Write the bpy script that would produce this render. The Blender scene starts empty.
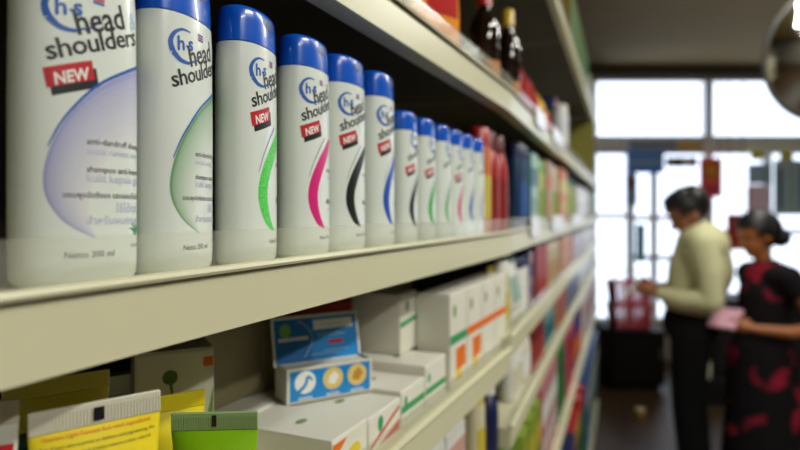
import bpy, bmesh, math, random
from mathutils import Vector, Matrix
random.seed(7)
C = bpy.context.scene.collection
scn = bpy.context.scene

# ------------------------------------------------------------------ frame of the room
F = 600.0                      # focal length in pixels of an 800 px wide frame
EYE = 1.56
YAW = math.radians(20.47)
RIGHT = Vector((math.cos(YAW), math.sin(YAW), 0))
FWD = Vector((-math.sin(YAW), math.cos(YAW), 0))
UP = Vector((0, 0, 1))
HOR = 212.0
def P(u, v, Z):
    return RIGHT * ((u - 400) / F * Z) + FWD * Z + UP * (EYE - (v - HOR) / F * Z)
def R(r, f, z):                # room coordinates: across, into the room, height
    return RIGHT * r + FWD * f + UP * z

A1 = math.radians(3.53)
class Row:
    """a straight run of shelving: front line through o along d, n points into the aisle"""
    def __init__(s, perp, ang):
        s.d = Vector((math.sin(ang), math.cos(ang), 0)); s.n = Vector((math.cos(ang), -math.sin(ang), 0))
        s.o = -s.n * perp; s.rot = math.pi / 2 - ang
    def at(s, t, off, z):
        return s.o - s.n * off + s.d * t + UP * z
    def solve(s, u, off):
        k = (u - 400) / F; b = s.o - s.n * off
        return -(b.dot(RIGHT) - k * b.dot(FWD)) / (s.d.dot(RIGHT) - k * s.d.dot(FWD))
R1 = Row(.2467, A1)
R2 = Row(.1836, 0.0)

# ------------------------------------------------------------------ materials
def lin(c):
    return tuple((x / 12.92 if x <= .04045 else ((x + .055) / 1.055) ** 2.4) for x in c)
MATS = {}
def mat(name, rgb, rough=.45, metal=0, coat=0, noise=0, scale=30, spec=.5, emit=0, trans=0, bump=0):
    if name in MATS: return MATS[name]
    m = bpy.data.materials.new(name); m.use_nodes = True
    nt = m.node_tree; b = nt.nodes['Principled BSDF']
    c = lin([x / 255 for x in rgb]) + (1,)
    b.inputs['Base Color'].default_value = c
    b.inputs['Roughness'].default_value = rough
    b.inputs['Metallic'].default_value = metal
    b.inputs['Coat Weight'].default_value = coat
    b.inputs['Specular IOR Level'].default_value = spec
    b.inputs['Transmission Weight'].default_value = trans
    if emit:
        b.inputs['Emission Color'].default_value = c; b.inputs['Emission Strength'].default_value = emit
    tc = nt.nodes.new('ShaderNodeTexCoord')
    nz = nt.nodes.new('ShaderNodeTexNoise'); nz.inputs['Scale'].default_value = scale; nz.inputs['Detail'].default_value = 4
    nt.links.new(tc.outputs['Object'], nz.inputs['Vector'])
    if noise:
        mx = nt.nodes.new('ShaderNodeMix'); mx.data_type = 'RGBA'
        mx.inputs[6].default_value = c
        mx.inputs[7].default_value = tuple(x * (1 - noise) for x in c[:3]) + (1,)
        nt.links.new(nz.outputs['Fac'], mx.inputs[0]); nt.links.new(mx.outputs[2], b.inputs['Base Color'])
    if bump:
        bp = nt.nodes.new('ShaderNodeBump'); bp.inputs['Strength'].default_value = bump; bp.inputs['Distance'].default_value = .002
        nt.links.new(nz.outputs['Fac'], bp.inputs['Height']); nt.links.new(bp.outputs['Normal'], b.inputs['Normal'])
    MATS[name] = m
    return m
def col(rgb, rough=.4):
    return mat('colour_%02x%02x%02x_%d' % (*rgb, int(rough * 100)), rgb, rough)

UNDER = mat('shaded_brown_underside', (58, 46, 24), .7, noise=.2, scale=12)  # brown underside, darkened to hold the shade beneath the boards
CREAM = mat('cream_enamel', (209, 206, 172), .32, noise=.06, scale=9, bump=.03)
BACKP = mat('shelf_back_board', (62, 52, 32), .7, noise=.25, scale=20)  # colour darkened for the shade behind the goods
WHITEPL = mat('white_bottle_plastic', (223, 230, 223), .28, coat=.25)
BLUECAP = mat('blue_cap_plastic', (8, 88, 200), .25, coat=.3)
INK = mat('ink_black', (22, 22, 26), .4)
LOGOB = mat('ink_blue', (24, 88, 176), .4)
PALEB = mat('ink_pale_blue', (160, 190, 226), .4)
REDTAG = mat('ink_red', (190, 22, 36), .4)
PWHITE = mat('print_white', (238, 238, 232), .4)
GREYINK = mat('ink_grey', (96, 96, 96), .5)
LILACT = mat('ink_lilac', (182, 186, 218), .5)
LEAFG = mat('ink_leaf', (48, 150, 96), .5)
CARD = mat('white_carton_card', (222, 220, 206), .45, noise=.04, scale=14)
CARDIN = mat('grey_card_edge', (176, 168, 140), .7, noise=.1)
BLACK = mat('black_plastic', (14, 14, 15), .5)
CHROME = mat('mirror_metal', (205, 208, 205), .06, metal=1)
GREYMET = mat('grey_metal', (120, 120, 118), .4, metal=.6)
SKIN = mat('skin', (150, 96, 66), .5)
HAIR = mat('black_hair', (14, 11, 10), .5, bump=.3, scale=60)

def clear_plastic():
    m = bpy.data.materials.new('clear_plastic_strip'); m.use_nodes = True; nt = m.node_tree; nt.nodes.clear()
    o = nt.nodes.new('ShaderNodeOutputMaterial'); t = nt.nodes.new('ShaderNodeBsdfTransparent'); t.inputs[0].default_value = (.97, .97, .95, 1)
    g = nt.nodes.new('ShaderNodeBsdfGlossy'); g.inputs['Roughness'].default_value = .12; g.inputs[0].default_value = (.9, .92, .95, 1)
    d = nt.nodes.new('ShaderNodeBsdfDiffuse'); d.inputs[0].default_value = (.72, .71, .62, 1)
    fr = nt.nodes.new('ShaderNodeFresnel'); fr.inputs[0].default_value = 1.08
    m1 = nt.nodes.new('ShaderNodeMixShader'); m1.inputs[0].default_value = .1
    m2 = nt.nodes.new('ShaderNodeMixShader')
    nt.links.new(t.outputs[0], m1.inputs[1]); nt.links.new(d.outputs[0], m1.inputs[2])
    ml = nt.nodes.new('ShaderNodeMath'); ml.operation = 'MULTIPLY'; ml.inputs[1].default_value = .3; nt.links.new(fr.outputs[0], ml.inputs[0])
    nt.links.new(ml.outputs[0], m2.inputs[0]); nt.links.new(m1.outputs[0], m2.inputs[1]); nt.links.new(g.outputs[0], m2.inputs[2])
    nt.links.new(m2.outputs[0], o.inputs[0]); return m
CLEAR = clear_plastic()
def window_glass():
    m = bpy.data.materials.new('window_glass'); m.use_nodes = True; nt = m.node_tree; nt.nodes.clear()
    o = nt.nodes.new('ShaderNodeOutputMaterial'); t = nt.nodes.new('ShaderNodeBsdfTransparent'); t.inputs[0].default_value = (.93, .95, .97, 1)
    g = nt.nodes.new('ShaderNodeBsdfGlossy'); g.inputs['Roughness'].default_value = .03
    fr = nt.nodes.new('ShaderNodeFresnel'); fr.inputs[0].default_value = 1.35; m2 = nt.nodes.new('ShaderNodeMixShader')
    nt.links.new(fr.outputs[0], m2.inputs[0]); nt.links.new(t.outputs[0], m2.inputs[1]); nt.links.new(g.outputs[0], m2.inputs[2])
    nt.links.new(m2.outputs[0], o.inputs[0]); return m
GLASS = window_glass()
def dress_mat():
    m = bpy.data.materials.new('dark_dress_with_red_flowers'); m.use_nodes = True; nt = m.node_tree; b = nt.nodes['Principled BSDF']
    b.inputs['Roughness'].default_value = .85; b.inputs['Specular IOR Level'].default_value = .15
    tc = nt.nodes.new('ShaderNodeTexCoord'); v = nt.nodes.new('ShaderNodeTexNoise'); v.inputs['Scale'].default_value = 7; v.inputs['Detail'].default_value = 1.5
    r = nt.nodes.new('ShaderNodeValToRGB'); e = r.color_ramp.elements
    e[0].position = .58; e[0].color = (.008, .006, .008, 1); e[1].position = .66; e[1].color = (.28, .012, .035, 1)
    nt.links.new(tc.outputs['Object'], v.inputs['Vector']); nt.links.new(v.outputs['Fac'], r.inputs[0]); nt.links.new(r.outputs[0], b.inputs['Base Color'])
    return m

# ------------------------------------------------------------------ object helpers
def mesh_obj(name, bm, mats, parent=None, smooth=False, loc=None, rot=None):
    me = bpy.data.meshes.new(name)
    bm.normal_update(); bm.to_mesh(me); bm.free()
    for m in (mats if isinstance(mats, (list, tuple)) else [mats]): me.materials.append(m)
    o = bpy.data.objects.new(name, me); C.objects.link(o)
    if smooth:
        for p in me.polygons: p.use_smooth = True
        try: me.set_sharp_from_angle(angle=math.radians(smooth if smooth is not True else 40))
        except Exception: pass
    if parent is not None: o.parent = parent
    if loc is not None: o.location = loc
    if rot is not None: o.rotation_euler = (0, 0, rot)
    return o
def tag(o, label=None, cat=None, group=None, kind=None):
    if label: o['label'] = label
    if cat: o['category'] = cat
    if group: o['group'] = group
    if kind: o['kind'] = kind
    return o
def empty(name, loc, rotz=0, label=None, cat=None, group=None):
    o = bpy.data.objects.new(name, None); C.objects.link(o); o.empty_display_size = .05
    o.location = loc; o.rotation_euler = (0, 0, rotz)
    return tag(o, label, cat, group)
def copy_tree(o, parent=None):
    c = o.copy(); C.objects.link(c)
    if parent is not None: c.parent = parent
    for ch in list(o.children): copy_tree(ch, c)
    return c
def box(bm, lo, hi, mi=0, bev=0, segs=2, M=None):
    t = bmesh.new()
    bmesh.ops.create_cube(t, size=1)
    for v in t.verts:
        v.co = Vector([(lo[i] + hi[i]) / 2 + v.co[i] * (hi[i] - lo[i]) for i in range(3)])
    if bev: bmesh.ops.bevel(t, geom=t.edges[:], offset=bev, segments=segs, affect='EDGES', profile=.6)
    merge(bm, t, mi, M)
def merge(bm, t, mi=0, M=None):
    vs = [bm.verts.new(M @ v.co if M else v.co) for v in t.verts]
    t.verts.index_update()
    for f in t.faces:
        try:
            nf = bm.faces.new([vs[v.index] for v in f.verts]); nf.material_index = mi if mi is not None else f.material_index
        except ValueError: pass
    t.free()
def prism(bm, pts, axis_a, axis_b, ext, org, mi=0, mitre=0):
    """polygon pts (a,b) extruded along vector ext"""
    a = [bm.verts.new(org + axis_a * p[0] + axis_b * p[1]) for p in pts]
    b = [bm.verts.new(v.co + ext + ext.normalized() * (p[0] * mitre)) for v, p in zip(a, pts)]
    n = len(pts)
    for i in range(n):
        bm.faces.new((a[i], a[(i + 1) % n], b[(i + 1) % n], b[i])).material_index = mi
    bm.faces.new(a[::-1]).material_index = mi; bm.faces.new(b).material_index = mi
    bmesh.ops.recalc_face_normals(bm, faces=bm.faces[:])
def tube(bm, pts, r, n=10, mi=0, close=True):
    pts = [Vector(p) for p in pts]; rings = []
    for i, p in enumerate(pts):
        t = (pts[min(i + 1, len(pts) - 1)] - pts[max(i - 1, 0)]).normalized()
        a = t.orthogonal().normalized() if abs(t.z) > .99 else t.cross(UP).normalized(); b = t.cross(a)
        rr = r[i] if isinstance(r, (list, tuple)) else r
        rings.append([bm.verts.new(p + (a * math.cos(k * 2 * math.pi / n) + b * math.sin(k * 2 * math.pi / n)) * rr) for k in range(n)])
    for i in range(len(rings) - 1):
        for k in range(n):
            bm.faces.new((rings[i][k], rings[i][(k + 1) % n], rings[i + 1][(k + 1) % n], rings[i + 1][k])).material_index = mi
    if close:
        bm.faces.new(rings[0][::-1]).material_index = mi; bm.faces.new(rings[-1]).material_index = mi

class Loft:
    """stack of superellipse rings (z, a, b, n[, y shift])"""
    def __init__(s, secs): s.secs = [tuple(x) + (0,) * (5 - len(x)) for x in secs]
    def ring(s, z):
        S = s.secs
        if z <= S[0][0]: return S[0][1:]
        for p, q in zip(S, S[1:]):
            if z <= q[0]:
                t = (z - p[0]) / max(1e-9, q[0] - p[0]); return tuple(p[i] + (q[i] - p[i]) * t for i in range(1, 5))
        return S[-1][1:]
    @staticmethod
    def pt(a, b, n, th):
        c, q = math.cos(th), math.sin(th)
        return (a * math.copysign(abs(c) ** (2 / n), c), b * math.copysign(abs(q) ** (2 / n), q))
    def build(s, bm, N=40, mi=0, cap=True):
        rings = []
        for z, a, b, n, y in s.secs:
            r = []
            for k in range(N):
                x, yy = s.pt(a, b, n, 2 * math.pi * k / N); r.append(bm.verts.new((x, yy + y, z)))
            rings.append(r)
        for p, q in zip(rings, rings[1:]):
            for k in range(N):
                bm.faces.new((p[k], p[(k + 1) % N], q[(k + 1) % N], q[k])).material_index = mi
        if cap:
            bm.faces.new(rings[0][::-1]).material_index = mi; bm.faces.new(rings[-1]).material_index = mi
    def surf(s, eps=.0001):
        cache = {}
        def table(z):
            key = round(z, 4)
            if key not in cache:
                a, b, n, y = s.ring(z); pts = []
                for k in range(181):
                    th = -math.pi / 2 + (k - 90) / 90 * math.pi * .95
                    pts.append(s.pt(a, b, n, th))
                acc = [0]
                for p, q in zip(pts, pts[1:]): acc.append(acc[-1] + math.dist(p, q))
                mid = acc[90]; cache[key] = ([x - mid for x in acc], pts, y)
            return cache[key]
        def f(x, z, layer=0):
            acc, pts, y = table(z)
            x = max(acc[1], min(acc[-2], x))
            lo = 0; hi = len(acc) - 1
            while hi - lo > 1:
                m = (lo + hi) // 2
                if acc[m] <= x: lo = m
                else: hi = m
            t = (x - acc[lo]) / max(1e-12, acc[hi] - acc[lo])
            px = pts[lo][0] + (pts[hi][0] - pts[lo][0]) * t; py = pts[lo][1] + (pts[hi][1] - pts[lo][1]) * t
            tx, ty = pts[hi][0] - pts[lo][0], pts[hi][1] - pts[lo][1]; L = math.hypot(tx, ty) or 1
            e = eps + layer * .00005
            return Vector((px + ty / L * e, py - tx / L * e + y, z))
        return f
def front_plane(y, eps=.0004):
    return lambda x, z, layer=0: Vector((x, y - eps - layer * .00015, z))

# flat shapes (2-D lists of verts + faces) laid onto a surface
TXT = {}
def text2d(s, size, bold=0.0, shear=0.0, res=2, spacing=1.0, align='LEFT'):
    key = (s, bold, shear, res, spacing, align)
    if key not in TXT:
        c = bpy.data.curves.new('t', 'FONT'); c.body = s; c.resolution_u = res; c.offset = bold; c.shear = shear
        c.space_character = spacing; c.align_x = align; c.fill_mode = 'FRONT'
        o = bpy.data.objects.new('t', c); C.objects.link(o); bpy.context.view_layer.update()
        me = bpy.data.meshes.new_from_object(o.evaluated_get(bpy.context.evaluated_depsgraph_get()))
        TXT[key] = ([(v.co.x, v.co.y) for v in me.vertices], [tuple(p.vertices) for p in me.polygons])
        bpy.data.objects.remove(o); bpy.data.curves.remove(c); bpy.data.meshes.remove(me)
    v, f = TXT[key]
    return [(x * size, y * size) for x, y in v], f
def fit(shape, w):
    v, f = shape; x0 = min(p[0] for p in v); x1 = max(p[0] for p in v); k = w / (x1 - x0)
    return [((x - x0) * k, y * k) for x, y in v], f
def sx(shape, kx, ky=1): return [(x * kx, y * ky) for x, y in shape[0]], shape[1]
def mv(shape, dx, dz, ang=0):
    c, s = math.cos(ang), math.sin(ang)
    return [(x * c - y * s + dx, x * s + y * c + dz) for x, y in shape[0]], shape[1]
def poly(pts): return list(pts), [tuple(range(len(pts)))]
def rect(x0, z0, x1, z1): return poly([(x0, z0), (x1, z0), (x1, z1), (x0, z1)])
def ell(cx, cz, a, b, n=24): return poly([(cx + a * math.cos(2 * math.pi * k / n), cz + b * math.sin(2 * math.pi * k / n)) for k in range(n)])
def spl(pts, n):
    out = []
    m = len(pts) - 1
    for i in range(n + 1):
        t = i / n * m; k = min(int(t), m - 1); t -= k
        p0, p1, p2, p3 = pts[max(k - 1, 0)], pts[k], pts[k + 1], pts[min(k + 2, m)]
        out.append(tuple(.5 * (2 * p1[j] + (p2[j] - p0[j]) * t + (2 * p0[j] - 5 * p1[j] + 4 * p2[j] - p3[j]) * t * t + (3 * p1[j] - p0[j] - 3 * p2[j] + p3[j]) * t ** 3) for j in range(2)))
    return out
def strip(A, B, n=24, m=1):
    a, b = spl(A, n), spl(B, n); v = []; f = []
    for p, q in zip(a, b):
        for j in range(m + 1): v.append(tuple(p[i] + (q[i] - p[i]) * j / m for i in range(2)))
    for i in range(n):
        for j in range(m):
            k = i * (m + 1) + j; f.append((k, k + 1, k + m + 2, k + m + 1))
    return v, f
def line(pts, w0, w1=None, n=20):
    w1 = w0 if w1 is None else w1; c = spl(pts, n); A = []; B = []
    for i, p in enumerate(c):
        q, r = c[min(i + 1, n)], c[max(i - 1, 0)]; dx, dz = q[0] - r[0], q[1] - r[1]; L = math.hypot(dx, dz) or 1
        w = (w0 + (w1 - w0) * i / n) / 2; A.append((p[0] - dz / L * w, p[1] + dx / L * w)); B.append((p[0] + dz / L * w, p[1] - dx / L * w))
    return strip(A, B, n)
def lay(bm, shape, mi, f, layer=0, maxe=.004):
    t = bmesh.new()
    vs = [t.verts.new((x, z, 0)) for x, z in shape[0]]
    for fc in shape[1]:
        try: t.faces.new([vs[i] for i in fc])
        except ValueError: pass
    if maxe:
        bmesh.ops.triangulate(t, faces=t.faces[:])
        for _ in range(5):
            es = [e for e in t.edges if e.calc_length() > maxe]
            if not es: break
            bmesh.ops.subdivide_edges(t, edges=es, cuts=1)
            bmesh.ops.triangulate(t, faces=t.faces[:])
    for v in t.verts: v.co = f(v.co.x, v.co.y, layer)
    for fc in t.faces: fc.smooth = True
    merge(bm, t, mi)

# ------------------------------------------------------------------ the setting
def struct(name, bm, m, parent=None, smooth=False):
    o = mesh_obj(name, bm, m, parent, smooth)
    if parent is None: o['kind'] = 'structure'
    return o
ZW = 6.3                       # distance of the window wall
def rb(bm, r0, f0, z0, r1, f1, z1, mi=0, bev=0):
    M = Matrix((RIGHT, FWD, UP)).transposed().to_4x4()
    box(bm, (r0, f0, z0), (r1, f1, z1), mi, bev, M=M)
def WX(u): return (u - 400) / F * ZW
def WZ(v): return EYE - (v - HOR) / F * ZW
CEIL = 3.08
XL, XR, FB = -3.2, 5.2, -3.0
def floor_mat():
    m = bpy.data.materials.new('brown_tile_floor'); m.use_nodes = True; nt = m.node_tree; b = nt.nodes['Principled BSDF']
    tc = nt.nodes.new('ShaderNodeTexCoord'); br = nt.nodes.new('ShaderNodeTexBrick'); br.offset = 0
    br.inputs['Scale'].default_value = 1; br.inputs['Brick Width'].default_value = .4; br.inputs['Row Height'].default_value = .4; br.inputs['Mortar Size'].default_value = .006
    br.inputs['Color1'].default_value = (*lin((.27, .2, .12)), 1); br.inputs['Color2'].default_value = (*lin((.24, .18, .1)), 1); br.inputs['Mortar'].default_value = (*lin((.2, .16, .12)), 1)
    nt.links.new(tc.outputs['Object'], br.inputs['Vector']); nt.links.new(br.outputs['Color'], b.inputs['Base Color']); b.inputs['Roughness'].default_value = .45
    return m
WALLM = mat('grey_beige_wall', (150, 142, 126), .8, noise=.08, scale=4)
CEILM = mat('dull_ceiling_board', (172, 150, 100), .85, noise=.1, scale=3)
FRAMEM = mat('grey_window_frame', (222, 222, 222), .5)  # frame grey lifted towards white, window haze put into the colour
bm = bmesh.new(); rb(bm, XL, FB, -.1, XR, ZW + .2, 0); struct('floor', bm, floor_mat())
bm = bmesh.new(); rb(bm, XL, FB, CEIL, XR, ZW + .2, CEIL + .1); struct('ceiling', bm, CEILM)
bm = bmesh.new(); rb(bm, XL - .15, FB, 0, XL, ZW + .2, CEIL); struct('wall_left', bm, WALLM)
bm = bmesh.new(); rb(bm, XR, FB, 0, XR + .15, ZW + .2, CEIL); struct('wall_right', bm, WALLM)
bm = bmesh.new(); rb(bm, XL - .15, FB - .15, 0, XR + .15, FB, CEIL); struct('wall_front', bm, WALLM)
# window wall: sill wall below, blank wall at the left, header band
xs0 = WX(594); SILL = WZ(322); TR0, TR1 = WZ(150), WZ(139); TOPW = WZ(77)
bm = bmesh.new()
rb(bm, XL, ZW, 0, xs0, ZW + .2, CEIL); rb(bm, xs0, ZW, 0, XR, ZW + .2, SILL); rb(bm, xs0, ZW, TOPW, XR, ZW + .2, CEIL)
struct('wall_back', bm, WALLM)
bm = bmesh.new(); rb(bm, xs0 - .1, ZW - .07, WZ(76), XR, ZW - .001, WZ(64), 0, .008); struct('trim_1', bm, mat('brown_beam', (92, 82, 72), .6))
bm = bmesh.new(); rb(bm, xs0, ZW - .02, TR0, XR, ZW + .12, TR1, 0, .006); struct('trim_2', bm, FRAMEM)
def window(name, u0, u1, z0, z1, bars_v=(), bars_h=()):
    x0, x1 = WX(u0), WX(u1); t = .035
    o = None; bm = bmesh.new()
    rb(bm, x0, ZW + .02, z0, x0 + t, ZW + .1, z1); rb(bm, x1 - t, ZW + .02, z0, x1, ZW + .1, z1)
    rb(bm, x0 + t, ZW + .02, z0, x1 - t, ZW + .1, z0 + t); rb(bm, x0 + t, ZW + .02, z1 - t, x1 - t, ZW + .1, z1)
    for u in bars_v: rb(bm, WX(u) - .03, ZW + .03, z0 + t, WX(u) + .03, ZW + .09, z1 - t)
    for z in bars_h: rb(bm, x0 + t, ZW + .032, z - .025, x1 - t, ZW + .088, z + .025)
    o = struct(name, bm, FRAMEM)
    bm = bmesh.new(); rb(bm, x0 + t * .5, ZW + .055, z0 + t * .5, x1 - t * .5, ZW + .062, z1 - t * .5)
    mesh_obj('pane', bm, GLASS, o)
window('window_1', 594, 711, TR1, TOPW)
window('window_2', 711, 845, TR1, TOPW)
window('window_3', 594, 632, SILL, TR0, bars_h=(WZ(216),))
window('window_4', 632, 711, SILL, TR0, bars_v=(656,), bars_h=(WZ(218), WZ(258)))
window('window_5', 711, 770, SILL, TR0, bars_h=(WZ(232),))
window('window_6', 770, 845, SILL, TR0, bars_h=(WZ(232),))

# ------------------------------------------------------------------ shelving bays
def lip_profile(depth):
    return [(0, -.035), (0, -.0005), (.0015, 0), (.0035, .0006), (.0045, .0025), (.0035, .0046), (.001, .0052), (-.0035, .005), (-.0045, .004), (-.0045, 0),
            (-depth, 0), (-depth, -.012), (-.023, -.012), (-.023, -.035)]
def bay(row, t0, t1, heights, label, top, depth=.34, mitre=0):
    root = empty('shelving_bay', row.at((t0 + t1) / 2, depth / 2, 0), row.rot, label, 'shelving')
    inv = (Matrix.Translation(root.location) @ Matrix.Rotation(row.rot, 4, 'Z')).inverted()
    def put(name, bm, m, parent, smooth=False):
        for v in bm.verts: v.co = inv @ v.co
        return mesh_obj(name, bm, m, parent, smooth)
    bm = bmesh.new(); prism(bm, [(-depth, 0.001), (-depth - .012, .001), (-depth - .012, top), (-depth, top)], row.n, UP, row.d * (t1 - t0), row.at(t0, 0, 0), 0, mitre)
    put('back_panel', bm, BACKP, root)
    for t in (t0 + .001, t1 - .021 - mitre * (depth + .055)):
        bm = bmesh.new(); prism(bm, [(-depth - .013, 0.001), (-depth - .05, .001), (-depth - .05, top), (-depth - .013, top)], row.n, UP, row.d * .02, row.at(t, 0, 0))
        put('upright', bm, CREAM, root)
    bm = bmesh.new(); prism(bm, [(-.004, .001), (-.03, .001), (-.03, .12), (-.004, .12)], row.n, UP, row.d * (t1 - t0 - .004), row.at(t0 + .002, 0, 0))
    put('kick_plate', bm, CREAM, root)
    for h, fence in heights:
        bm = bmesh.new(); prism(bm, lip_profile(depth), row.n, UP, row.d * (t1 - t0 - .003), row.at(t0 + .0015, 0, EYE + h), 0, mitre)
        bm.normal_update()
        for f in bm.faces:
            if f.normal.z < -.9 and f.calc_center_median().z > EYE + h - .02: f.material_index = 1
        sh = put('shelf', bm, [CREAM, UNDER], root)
        if fence:
            bm = bmesh.new(); prism(bm, [(.0002, .004), (-.0014, .004), (-.0014, .0262), (.0002, .0262)], row.n, UP, row.d * (t1 - t0 - .006), row.at(t0 + .003, 0, EYE + h))
            put('clear_riser', bm, CLEAR, sh)
    return root
HU, HM, HA, HB, HC, HT = .208, -.0375, -.2376, -.42, -.78, .64
T1a, T1b = -.22, R1.solve(511, 0)
bay(R1, T1a, T1b, [(HT, 0), (HU, 1), (HM, 1), (HA, 1), (HB, 1), (HC, 0), (-1.41, 0)], 'cream shelving bay nearest the camera holding the white shampoo bottles', 2.3, mitre=math.tan(A1))
J = R1.at(T1b, 0, 0).y + .0005
HM2, HA2, HB2, HC2 = -.036, -.218, -.376, -.70
Yend = 4.75; L = (Yend - J) / 3
far = [(HT, 0), (HU, 1), (HM2, 1), (HA2, 1), (HB2, 1), (HC2, 0), (-1.41, 0)]
for k, lb in enumerate(('cream shelving bay just past the joint holding red and navy bottles', 'cream shelving bay in the middle of the blurred far run',
                        'cream shelving bay at the far end beside the bright windows')):
    bay(R2, J + k * L, J + (k + 1) * L, far, lb, 2.3)
def white_strips(shelf, row, h, us, label):  # thin white strips set along the shelf fronts
    root = shelf
    for u, wd in us:
        t = row.solve(u, -.004); bm = bmesh.new()
        prism(bm, [(.0012, -.016), (.0022, -.016), (.0022, .026), (.0012, .026)], row.n, UP, row.d * wd, row.at(t, 0, EYE + h))
        bmesh.ops.translate(bm, verts=bm.verts[:], vec=row.n * .0035)
        M = (Matrix.Translation(root.location) @ Matrix.Rotation(row.rot, 4, 'Z')).inverted()
        for v in bm.verts: v.co = M @ v.co
        o = mesh_obj('white_strip', bm, mat('plain_white_strip', (232, 232, 236), .3), root)
        if label: o['label'] = label
bays = [o for o in C.objects if o.name.startswith('shelving_bay')]
def bay_at(row, u):
    y = row.at(row.solve(u, 0), 0, 0).y
    return bays[min(3, 1 + int((y - J) / L))]
for h, us in ((HM2, ((531, .13), (552, .3), (572, .55))), (HU, ((536, .16), (553, .28)))):
    for u, wd in us: white_strips(bay_at(R2, u), R2, h, ((u, wd),), None)
# olive end panel on the far bay
z0 = EYE + .215
bm = bmesh.new(); prism(bm, [(-.002, 0), (-.155, 0), (-.155, .40), (-.002, .40)], R2.n, UP, R2.d * .018, R2.at(4.1, 0, z0))
bmesh.ops.bevel(bm, geom=bm.edges[:], offset=.002, segments=1, affect='EDGES')
o = mesh_obj('shelf_divider', bm, mat('olive_board', (132, 126, 48), .6, noise=.15)); tag(o, 'dark olive upright divider board on the far end of the upper shelf', 'divider')

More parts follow.
